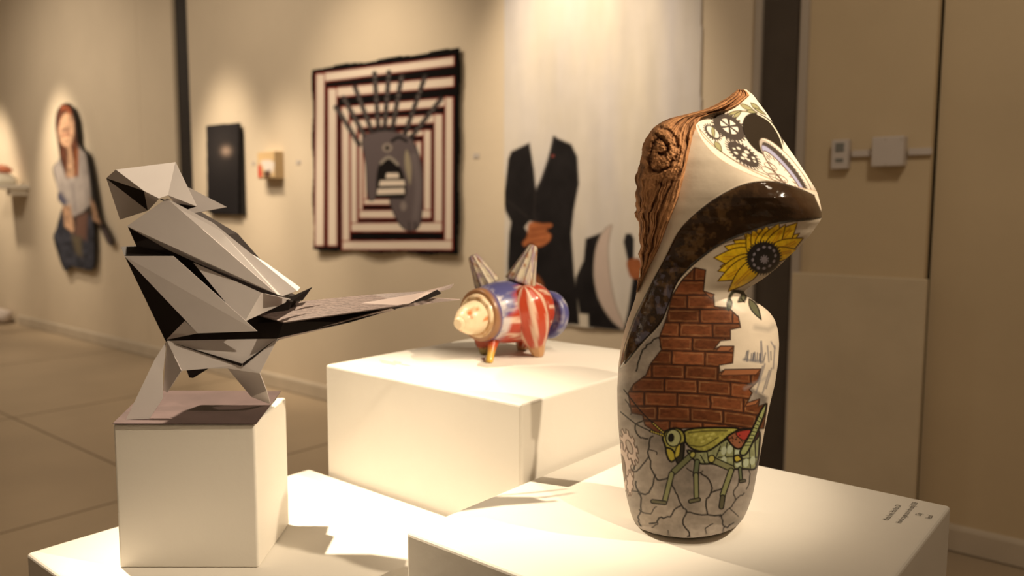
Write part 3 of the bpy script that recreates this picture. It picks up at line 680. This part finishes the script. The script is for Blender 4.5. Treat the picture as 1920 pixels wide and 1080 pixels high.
P = np.concatenate([vpt(XW, YWd, DW), vpt(XW, YWd, DWb)[:, ::-1]], 1); NT = 2*NCw
Fs = [tuple(q_) for q_ in gridfaces(NRw, NT, True)]+[tuple(range(NT))[::-1], tuple((NRw-1)*NT+np.arange(NT))]
o = obj('driftwood', P.reshape(-1, 3), Fs, M_wood, vase, smooth=True, col=np.concatenate([cw, cw[:, ::-1]], 1).reshape(-1, 3)); o['label'] = 'weathered brown driftwood with a swirled knot'

# ------------------------------------------------------------------ ceramic animal on the tall pedestal
G = onz(965, 668, ZP); G0 = (RM @ (G-O))[2]
pig = thing('ceramic_animal', 'glossy ceramic pig-like animal, blue collar and red white striped flanks, on the tall middle pedestal', 'sculpture', G)
PX = lambda d: d/F_PX
def pigpart(name, a, da, b, db, prof, colf, seg=44, rib=0, nrib=8, ground=None, parent=None, label=None, m=None):
    P0 = atd(a[0], a[1], G0+da); P1 = atd(b[0], b[1], G0+db) if ground is None else onz(b[0], b[1], ZP)
    k_ = PX(G0)
    V, Fs, t, th = lathe(P0, P1, [(p[0], p[1]*k_) for p in smoothprof(prof, 36)], seg, rib, nrib)
    V[:, 2] = np.maximum(V[:, 2], ZP+.0005)
    o = obj(name, V, Fs, m or M_pig, parent or pig, smooth=True, col=colf(t, th, V))
    if label: o['label'] = label
    return o
def mixc(a, b, f): f = np.clip(f, 0, 1)[:, None]; return A(a)*(1-f)+A(b)*f
CREAM, RED, BLUE, ORG = (.75, .60, .40), (.42, .045, .018), (.085, .085, .24), (.55, .16, .03)
def c_body(t, th, V):
    n1 = fbm(th*2.2+3, t*9, 91); n2 = fbm(th*6, t*22, 92)
    blue = mixc(BLUE, (.60, .54, .54), (n1-.46)*6*(.4+n2)+(n2-.5)*1.2)
    stripe = np.sin(th*11+n1*5+t*5)
    red = mixc(RED, (.68, .48, .36), (stripe-.55)*3)
    c = mixc(blue, red, (t-.36-.30*(n1-.5)-.02+.32*np.cos(th+.6))*16)
    return c
pigpart('body', (903, 588), -.060, (1022, 578), .070, [(0, 40), (.0, 46), (.06, 50), (.2, 57), (.45, 61), (.7, 59), (.88, 48), (1.0, 26), (1.02, 4)], c_body, 64)
pigpart('collar', (898, 591), -.068, (910, 589), -.052, [(0, 34), (-.3, 40), (-.2, 47), (.5, 50), (1.2, 49), (1.3, 36)], lambda t, th, V: mixc((.30, .15, .07), BLUE, (t-.1)*2+np.sin(th*3)*.3), 56)['label'] = 'brown rimmed blue collar'
c_sn = lambda t, th, V: mixc(CREAM, ORG, (fbm(th*1.3, t*3, 95)-.60)*7+np.exp(-((t-.17)/.05)**2)*.8)
pigpart('face_ring', (892, 593), -.082, (908, 590), -.056, [(0, 26), (-.1, 36), (.3, 41), (.9, 42), (1, 30)], lambda t, th, V: mixc(CREAM, (.42, .25, .12), (fbm(th*3, t*4, 96)-.45)*5), 48)
pigpart('snout', (862, 606), -.125, (905, 590), -.06, [(0, 2), (0, 12), (.08, 17), (.12, 19), (.16, 20), (.3, 26), (.6, 30), (1, 33)], c_sn, 48)
pigpart('snout_tip', (858, 608), -.130, (868, 603), -.116, [(0, 2), (0, 9), (.3, 12), (1, 12)], lambda t, th, V: mixc(CREAM, ORG, (t-.4)*2), 28)
c_ear = lambda t, th, V: mixc(mixc(mixc((.62, .54, .40), (.34, .25, .30), (fbm(th*3, t*5, 99)-.45)*4), (.11, .07, .09), (np.cos(th*10)-.45)*1.8), (.30, .12, .05), (fbm(th*3, t*7, 97)-.60)*6)
pigpart('ear', (914, 533), .0, (886, 479), -.012, [(0, 1), (0, 25), (.08, 24), (.5, 17), (.9, 11), (1, 9), (1.02, 2)], c_ear, 60, .045, 10, m=M_ear)
pigpart('ear', (975, 530), -.005, (1000, 461), -.008, [(0, 1), (0, 30), (.08, 28), (.5, 19), (.9, 10.5), (1, 8.5), (1.02, 2)], c_ear, 60, .045, 10, m=M_ear)
c_leg = lambda t, th, V: mixc(mixc((.45, .055, .02), (.66, .45, .33), (np.sin(th*7+t*2)-.2)*3), (.50, .28, .13), (t-.72)*20)
pigpart('rear_leg', (990, 572), -.045, (1010, 668), 0, [(-.36, 2), (-.33, 14), (-.15, 31), (.12, 38), (.42, 34), (.68, 22), (.72, 21), (.73, 17), (.95, 13), (1, 11), (1.0, 2)], c_leg, 48, .03, 9, ground=(1010, 668))
pigpart('rear_leg', (985, 610), .055, (978, 655), 0, [(-.2, 2), (-.1, 22), (.4, 18), (.9, 11), (1, 9), (1, 2)], c_leg, 32, .03, 9, ground=(978, 653))
pigpart('front_leg', (930, 615), -.03, (917, 681), 0, [(-.2, 2), (-.15, 22), (.15, 19), (.45, 9), (.8, 6), (.86, 8), (.98, 7), (1, 5), (1, 1)], lambda t, th, V: mixc((.42, .06, .02), (.60, .38, .06), (t-.55)*4), 32, ground=(917, 680))
pigpart('front_leg', (905, 622), .015, (908, 664), 0, [(-.2, 2), (-.1, 20), (.3, 17), (.62, 15), (.66, 11), (1, 8), (1, 1)], lambda t, th, V: mixc((.36, .07, .03), (.36, .28, .10), (t-.6)*9), 32, ground=(908, 663))
pigpart('rump_hoop', (1022, 590), .055, (1034, 590), .075, [(0, 30), (-.2, 42), (.3, 48), (.8, 47), (1.1, 38), (1.1, 2)], lambda t, th, V: mixc(BLUE, (.4, .38, .42), (fbm(th*3, t*2, 98)-.55)*5), 48)['label'] = 'blue hoop at the rump'

# ------------------------------------------------------------------ flat works on the walls
def wallart(name, outline, y, thick, base, paintf, m, parent=None, nx=150, smooth=False):
    """panel with real thickness standing off the wall; painted front on a fine grid clipped to the outline"""
    ol = A(outline, float); W = ony(ol[:, 0], ol[:, 1], y)
    x0, x1 = W[:, 0].min(), W[:, 0].max(); z0, z1 = W[:, 2].min(), W[:, 2].max(); s_ = (x1-x0)/nx
    nz_ = int((z1-z0)/s_)+1; gx = np.linspace(x0, x1, nx+1); gz = np.linspace(z0, z1, nz_+1)
    cxm = (gx[:-1]+gx[1:])/2; czm = (gz[:-1]+gz[1:])/2; CX, CZ = np.meshgrid(cxm, czm)
    t_ = Paint(CX, CZ, (0, 0, 0)); ins = t_.inside(W[:, [0, 2]], np.arange(CX.size)).reshape(CX.shape)
    GX, GZ = np.meshgrid(gx, gz); n_ = GX.size; V = np.stack([GX, np.full_like(GX, y), GZ], -1).reshape(-1, 3)
    px, py = proj(V); p_ = Paint(px, py, base); paintf(p_)
    q = gridfaces(nz_+1, nx+1).reshape(nz_, nx, 4)[ins]
    Fs = [tuple(f) for f in q]+[tuple(f[::-1]+n_) for f in q]
    E = {}
    for f in q:
        for a, b in zip(f, np.r_[f[1:], f[:1]]): E[(a, b)] = 1
    for a, b in E:
        if (b, a) not in E: Fs.append((b, a, a+n_, b+n_))
    V2 = np.concatenate([V, V+A([0, thick, 0])]); cc = np.concatenate([p_.c, p_.c*0+A(base)])
    us = np.zeros(len(V2), bool)
    for f in Fs: us[list(f)] = True
    mp = np.cumsum(us)-1
    return obj(name, V2[us], [tuple(mp[list(f)]) for f in Fs], m, parent, col=cc[us], smooth=False)

# striped rug
def p_rug(p):
    z = lambda *q: Z((560, 70), .3981, q)
    W_, K_, R_ = (.78, .67, .57), (.007, .006, .006), (.26, .022, .012)
    def band(*q): p.poly(z(*q), W_, R_, 1.1, 1)
    def frame(L, T0, T1, R, B, wl, wt, wr, wb, full=True):
        band((L, T0), (R, T1), (R, T1+wt), (L, T0+wt)); band((L, T0), (L+wl, T0), (L+wl, B), (L, B))
        if full:
            band((R-wr, T1), (R, T1), (R, B), (R-wr, B)); band((L, B-wb), (R, B-wb*1.1), (R, B), (L, B))
    frame(82, 172, 90, 732, 982, 40, 42, 0, 0, False); frame(138, 240, 186, 732, 982, 40, 45, 0, 0, False)
    frame(200, 328, 282, 728, 1000, 36, 40, 36, 40)
    frame(242, 392, 362, 680, 915, 33, 38, 40, 40); frame(284, 452, 436, 624, 852, 18, 26, 36, 36); frame(306, 500, 490, 576, 788, 18, 24, 24, 24)
    G_ = (.125, .100, .105)
    for q in ((358, 170, 378, 440), (425, 165, 405, 440), (485, 180, 440, 440), (595, 185, 500, 450), (672, 290, 520, 480), (265, 235, 350, 450), (210, 285, 320, 480), (175, 330, 285, 505)):
        a, b = z(q[:2], q[2:]); p.line([a, b], (.035, .03, .03), 4.6, 1.2)
        for k_ in range(9): t = .06+.1*k_; p.ell(a[0]+(b[0]-a[0])*t, a[1]+(b[1]-a[1])*t, 3.4, 2.6, .3, (.13, .11, .105))
    p.poly(catm(z((300, 480), (350, 450), (430, 440), (520, 470), (560, 540), (582, 640), (575, 860), (530, 912), (480, 890), (440, 810), (435, 750), (500, 745), (490, 650), (465, 600), (430, 575), (390, 590), (372, 650), (368, 752), (330, 755), (318, 600)), 4, True), G_, (.03, .025, .025), 1)
    p.poly(z((388, 605), (430, 582), (470, 620), (495, 760), (372, 760), (374, 650)), (.014, .012, .012))
    for q in (((415, 640), (468, 640), (472, 662), (412, 664)), ((386, 675), (494, 672), (498, 698), (382, 700)), ((375, 714), (494, 710), (496, 736), (372, 740))): p.poly(z(*q), W_)
    p.ell(*z((418, 520))[0], 9, 8.5, 0, (.30, .25, .22)); p.ell(*z((418, 521))[0], 4, 4.2, 0, (.01, .01, .01)); p.line(catm(z((440, 488), (470, 472), (505, 488))), (.02, .018, .018), 3)
    p.poly(leafpts(*z((505, 525), (522, 700))[0], *z((505, 525), (522, 700))[1], 6), (.33, .28, .20)); p.line(catm(z((390, 592), (425, 565), (465, 598))), (.32, .28, .24), 2.6)
    p.ell(*z((490, 795))[0], 6, 9, 0, (.24, .20, .19)); p.line(catm(z((540, 560), (560, 700), (545, 850))), (.17, .14, .145), 6, 4)
    for xx_ in (515, 545): p.line(z((xx_, 870), (xx_+2, 912)), (.03, .025, .025), 1)
ol = []
for a, b, k_ in (((585, 130), (860, 90), 14), ((860, 90), (858, 478), 14), ((858, 478), (590, 468), 16), ((590, 468), (585, 130), 16)):
    for t in np.arange(k_)/k_:
        wv = 1.6*math.sin(t*19+a[0]); ol.append((a[0]+(b[0]-a[0])*t+(wv if a[0] == b[0] or abs(a[0]-b[0]) < 9 else 0), a[1]+(b[1]-a[1])*t+(wv*1.3 if abs(a[0]-b[0]) > 9 else 0)))
rug = wallart('wall_rug', ol, YW-.035, .014, (.007, .006, .006), p_rug, M_cloth, nx=230)
for v in rug.data.vertices:
    v.co.y += .010*math.sin(v.co.x*9)*(2.6-v.co.z)/1.4
tag(rug, 'black and white striped wall rug of nested squares with a grey handlike figure', 'rug')

# printed banner with two suits
def p_ban(p):
    n1 = fbm(p.x/26, p.y/160, 101); n2 = fbm(p.x/60+5, p.y/220, 102)
    p.c = A([.66, .61, .56])*(.88+.22*n1)[:, None]; p.c = p.c+((n2-.5)*.14)[:, None]*A([.4, .1, -.9])
    z = lambda *q: Z((900, 220), .389, q)
    K_ = A([.014, .012, .013])*(.7+.9*fbm(p.x/20, p.y/30, 103))[:, None]
    p.poly(z((240, 122), (150, 165), (135, 200), (120, 330), (108, 390), (120, 450), (150, 505), (140, 560), (132, 700), (135, 830), (250, 1010), (370, 996), (480, 1000), (470, 850), (455, 760), (440, 560), (452, 450), (478, 320), (470, 190), (440, 130), (400, 112), (350, 90), (330, 200), (272, 352), (262, 250)), K_, None, soft=2)
    p.line(z((268, 352), (262, 470), (280, 520)), (.03, .025, .025), 1.2, 1); p.line(z((130, 400), (230, 480)), (.028, .024, .024), 1.5, 2)
    p.line(z((360, 95), (300, 300), (272, 352)), (.03, .026, .028), 2, 2); p.ell(*z((350, 186))[0], 3, 2.6, 0, (.25, .06, .05))
    SK = A([.42, .14, .055])*(.75+.5*fbm(p.x/9, p.y/9, 104))[:, None]
    p.poly(z((215, 530), (240, 500), (262, 505), (235, 560)), (.55, .50, .46))
    p.poly(catm(z((240, 508), (300, 512), (340, 512), (346, 526), (318, 545), (342, 568), (330, 600), (285, 626), (245, 606), (218, 622), (206, 604), (228, 575)), 3, True), SK, soft=1.5)
    for q in (((330, 530), (250, 540)), ((320, 560), (240, 575)), ((315, 590), (250, 600))): p.line(z(*q), (.22, .06, .025), 1, 1)
    p.poly(catm(z((258, 745), (300, 790), (312, 850), (280, 840)), 3, True), SK*.6, soft=2)
    p.poly(z((510, 585), (588, 555), (560, 640), (550, 760), (570, 870), (640, 985), (690, 1030), (525, 1012), (522, 950), (480, 945), (470, 880), (455, 860), (462, 770), (500, 690)), K_, soft=2)
    p.poly(catm(z((590, 556), (634, 518), (628, 560), (618, 640), (628, 780), (655, 910), (692, 1000), (688, 1022), (625, 965), (572, 870), (550, 760), (558, 640)), 3, True), (.58, .47, .42), (.30, .25, .21), .8, 1.5)
    p.poly(z((735, 775), (775, 765), (790, 1030), (690, 1030), (712, 930)), K_, soft=2)
    p.poly(z((690, 600), (700, 562), (728, 560), (742, 585), (740, 690), (712, 700)), (.02, .018, .02), soft=1.5)
    p.poly(catm(z((706, 695), (740, 680), (775, 690), (780, 770), (730, 775), (712, 740)), 3, True), SK*.8, soft=1.5)
def top_(x): return 0-40
ban = wallart('wall_banner', [(945, -60), (1316, -90), (1308, 634), (1200, 622), (1050, 610), (945, 603)], YW-.012, .004, (.62, .57, .52), p_ban, M_banner, nx=230)
for v in ban.data.vertices: v.co.y += .003*math.sin(v.co.x*13)+.001*math.sin(v.co.x*37+1)
tag(ban, 'tall pale cloth banner printed with two headless dark suits and hands', 'banner')

# cut-out painted figure on the left wall
def p_wom(p):
    z = lambda *q: Z((80, 180), .3148, q)
    sk = A([.46, .28, .18])*(.3+1.4*fbm(p.x/6, p.y/8, 111))[:, None]
    p.poly(z((85, 90), (140, 40), (190, 70), (215, 260), (215, 320), (190, 500), (140, 490), (105, 350), (80, 220)), A([.095, .034, .02])*(.3+1.5*fbm(p.x/5, p.y/8, 112))[:, None])
    p.poly(catm(z((125, 110), (165, 100), (185, 160), (185, 230), (160, 300), (120, 290), (95, 240), (100, 170)), 3, True), sk*1.15, soft=2)
    p.line(z((115, 70), (150, 62), (165, 95)), (.30, .08, .035), 5, 3); p.line(z((120, 235), (160, 230)), (.28, .10, .06), 2, 2)
    p.poly(z((145, 290), (165, 300), (185, 400), (190, 500), (140, 480), (150, 380)), sk, soft=2); p.line(z((205, 320), (205, 470)), (.30, .09, .03), 3, 2)
    sh = A([.42, .37, .35])*(.7+.5*fbm(p.x/5, p.y/14, 113))[:, None]
    p.poly(z((100, 370), (62, 430), (75, 480), (90, 580), (95, 630), (130, 650), (180, 720), (240, 690), (290, 640), (275, 340), (215, 290), (212, 480), (140, 490)), sh, soft=2)
    p.line(z((268, 330), (300, 560), (345, 740)), (.025, .022, .02), 4, 2); p.line(z((175, 520), (200, 690)), (.27, .24, .24), 2, 2); p.line(z((100, 590), (125, 630)), (.08, .08, .13), 6, 4)
    p.poly(z((118, 655), (165, 650), (190, 790), (180, 820), (130, 780)), sk*1.1, soft=2)
    p.poly(z((62, 830), (110, 660), (130, 780), (180, 820), (250, 700), (300, 720), (310, 1030), (130, 1040)), A([.042, .044, .060])*(.2+1.7*fbm(p.x/7, p.y/8, 114))[:, None], soft=3)
    p.poly(z((200, 720), (270, 690), (260, 860), (190, 830)), (.16, .085, .065), soft=4); p.poly(z((170, 830), (230, 840), (235, 960), (200, 940)), (.13, .105, .07), soft=4)
    p.poly(z((280, 600), (310, 640), (350, 770), (300, 740)), sk*.85, soft=2); p.poly(z((340, 770), (380, 790), (415, 870), (395, 890), (360, 850)), (.10, .075, .075), soft=3)
    p.line([q for q in wo if q[0] > 120 and q[1] < 430][:14], (.022, .018, .016), 3, 2); p.line([(112, 200), (105, 215), (104, 240), (110, 280)], (.025, .018, .016), 2.5, 2)
    p.line(z((118, 205), (150, 200)), (.12, .05, .035), 2.2, 2); p.line(z((150, 200), (152, 225)), (.30, .15, .1), 2, 2)
wo = [(121, 194), (133, 198), (143, 225), (147, 266), (153, 277), (163, 285), (170, 310), (177, 350), (187, 405), (198, 425), (210, 450), (208, 460), (199, 452), (186, 425), (176, 418), (177, 470), (173, 505), (150, 503), (132, 499), (122, 508), (113, 490), (100, 447), (105, 430), (113, 400), (118, 385), (109, 375), (108, 355), (100, 325), (100, 312), (111, 298), (110, 280), (104, 240), (105, 215), (112, 200)]
wom = wallart('cutout_painting', [tuple(q) for q in catm(wo, 3, True)], YW-.06, .018, (.02, .018, .016), p_wom, M_paint, nx=120)
tag(wom, 'painted cut-out panel of a person in loose grey shirt and jeans on left wall', 'painting')

# black picture: front panel with a slightly lower panel behind its right edge
bp = thing('black_picture', 'tall black picture with a faint pale glow, beside the small wooden box', 'picture', ony(420, 315, YW-.02))
def p_blk(p):
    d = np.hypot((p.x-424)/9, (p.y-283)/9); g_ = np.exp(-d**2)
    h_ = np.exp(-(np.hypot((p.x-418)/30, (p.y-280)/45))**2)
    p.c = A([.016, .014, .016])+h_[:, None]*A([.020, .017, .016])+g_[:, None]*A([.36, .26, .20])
wallart('front_panel', [(387, 236), (447, 230), (447, 402), (389, 399)], YW-.045, .022, (.016, .014, .015), p_blk, M_paint, bp, 90)
pa, pb = ony(392, 300, YW-.022), ony(455, 300, YW-.022)
obj('back_panel', *box(pa[0], pb[0], YW-.022, YW-.002, ony(455, 403, YW-.022)[2], ony(455, 245, YW-.022)[2]), M_canvas, bp)

# small wooden box jutting from the wall
q0, q1 = ony(516, 285, YW), ony(533, 335, YW)
bx1 = q1[0]; zb, zt = q1[2], ony(533, 284, YW)[2]; dp = float(YW-onx(516, 310, bx1)[1])
fr = ony(482, 290, YW-dp)[0]; bx0 = min(fr, bx1-.05)
wb = thing('wooden_box', 'small pale wooden box with red and white picture on its front, right of black picture', 'wall box', (bx1, YW-dp/2, zb))
obj('case', *box(bx0, bx1, YW-dp, YW-.001, zb, zt), M_boxw, wb, bevel=.004)
def p_box(p):
    p.poly([(488, 302), (500, 296), (515, 305), (512, 322), (500, 326)], (.80, .72, .66), soft=2); p.poly([(476, 308), (489, 310), (492, 330), (484, 336), (476, 330)], (.62, .045, .03), soft=2)
    p.poly([(494, 322), (506, 318), (508, 332), (496, 334)], (.10, .05, .035), soft=2); p.poly([(484, 290), (514, 290), (514, 299), (484, 301)], (.72, .50, .26), soft=3)
fp = A([(bx0+.01, zb+.01), (bx1-.01, zb+.01), (bx1-.01, zt-.01), (bx0+.01, zt-.01)]); pxp = proj(np.stack([fp[:, 0], np.full(4, YW-dp), fp[:, 1]], -1))
wallart('picture_face', list(zip(*pxp)), YW-dp-.006, .005, (.66, .48, .27), p_box, M_paint, wb, 60)['label'] = 'red, white and dark picture face'

# small caption plates
for i, (a, b, c, d, lab) in enumerate(((888, 287, 899, 297, 'tiny pale caption label on wall between striped rug and suit banner'), (556, 300, 564, 308, 'tiny pale caption label on wall between wooden box and striped rug'), (473, 303, 478, 309, 'tiny pale caption label on wall between black picture and wooden box'))):
    P0_, P1_ = ony(a, d, YW), ony(c, b, YW)
    o = tag(obj('wall_label', *box(P0_[0], P1_[0], YW-.004, YW-.0004, P0_[2], P1_[2]), M_plate), lab, 'label', 'caption labels on the wall')
    zz0 = (P0_[2]+P1_[2])/2
    obj('lettering', *joinm([box(P0_[0]+.006, P1_[0]-.006-.01*(k_ % 2), YW-.0046, YW-.0041, zz0+.01-.012*k_, zz0+.014-.012*k_) for k_ in range(3)]), M_pale, o)

# shelf at far left with ceramics
s0 = ony(55, 346, YW); sz = s0[2]
shf = thing('wall_shelf', 'white wall shelf at far left holding a coral topped ceramic', 'shelf', (s0[0]-.25, YW-.15, sz-.04))
obj('shelf_board', *box(s0[0]-.62, s0[0], YW-.34, YW-.001, sz-.05, sz), M_ped, shf, bevel=.004)
obj('bracket', *box(s0[0]-.16, s0[0]-.05, YW-.20, YW-.001, sz-.13, sz-.05), M_ped, shf, bevel=.004)
cpos = onz(6, 349, sz) if False else ony(6, 352, YW-.2); cx_ = cpos[0]
pot = thing('ceramic_pot', 'white lumpy ceramic with coral dome lid on the far left shelf', 'ceramic', (cx_, YW-.2, sz))
V, Fs, t, th = lathe((cx_, YW-.2, sz+.0005), (cx_, YW-.2, sz+.14), smoothprof([(0, .02), (0, .14), (.25, .17), (.7, .13), (1, .08), (1, .01)], 24), 32, .05, 5, up=(0, 1, 0)); obj('pot', V, Fs, M_white, pot, smooth=True)
V, Fs, t, th = lathe((cx_, YW-.2, sz+.14), (cx_, YW-.2, sz+.24), smoothprof([(0, .02), (0, .10), (.4, .11), (.8, .07), (1, .01)], 24), 32, .03, 6, up=(0, 1, 0)); obj('lid', V, Fs, M_coral, pot, smooth=True)

# pale lump on the floor at the end of the baseboard
c0 = ony(8, 604, YW-.10)
V, Fs, t, th = lathe((c0[0]-.32, YW-.14, .10), (c0[0]+.16, YW-.12, .09), smoothprof([(0, .01), (0.04, .06), (.3, .10), (.6, .10), (.9, .085), (1, .02)], 30), 40, .05, 5)
V = V+(fbm(V[:, 0]*9, V[:, 2]*14, 121)-.5)[:, None]*A([.01, .03, .035]); V[:, 2] = np.maximum(V[:, 2], .001)
V[:, 1] = np.minimum(V[:, 1], YW-.022)
tag(obj('cloth_bundle', V, Fs, M_lump, smooth=True), 'pale rounded bundle lying on the floor at the far left end of the baseboard', 'bundle')

# thermostat, junction box and cable channel
def wbox(a, b, c, d, dep): P0_, P1_ = ony(a, d, YW), ony(c, b, YW); return box(P0_[0], P1_[0], YW-dep, YW-.0005, P0_[2], P1_[2])
th_ = thing('thermostat', 'small off-white thermostat with grey display on the right wall, left of white square box', 'thermostat', ony(1580, 290, YW-.02))
obj('case', *wbox(1563, 262, 1597, 318, .045), M_plate, th_, bevel=.005)
def tface(a, b, c, d): P0_, P1_ = ony(a, d, YW-.045), ony(c, b, YW-.045); return box(P0_[0], P1_[0], YW-.0475, YW-.0448, P0_[2], P1_[2])
obj('display', *tface(1566, 268, 1583, 285), M_grey, th_); obj('button', *tface(1566, 297, 1581, 304), M_grey, th_)
jb = thing('junction_box', 'plain off-white square junction box on the right wall, right of thermostat', 'junction box', ony(1670, 285, YW-.03))
obj('cover', *wbox(1641, 256, 1703, 314, .07), M_plate, jb, bevel=.006)
for a, b in ((1660, 262), (1690, 262), (1660, 309), (1690, 309)):
    P_ = ony(a, b, YW-.07); V, Fs, t, th = lathe((P_[0], YW-.0715, P_[2]), (P_[0], YW-.0695, P_[2]), [(0, .001), (0, .004), (1, .004), (1, .001)], 12, up=(0, 0, 1)); obj('screw', V, Fs, M_edge, jb)
tag(obj('cable_channel', *wbox(1599, 281, 1640, 295, .022), M_plate, bevel=.003), 'short white cable channel between thermostat and square box on right wall', 'cable channel')
tag(obj('cable_channel', *wbox(1705, 277, 1749, 292, .022), M_plate, bevel=.003), 'white cable channel from square box to the dark gap in the right wall', 'cable channel')
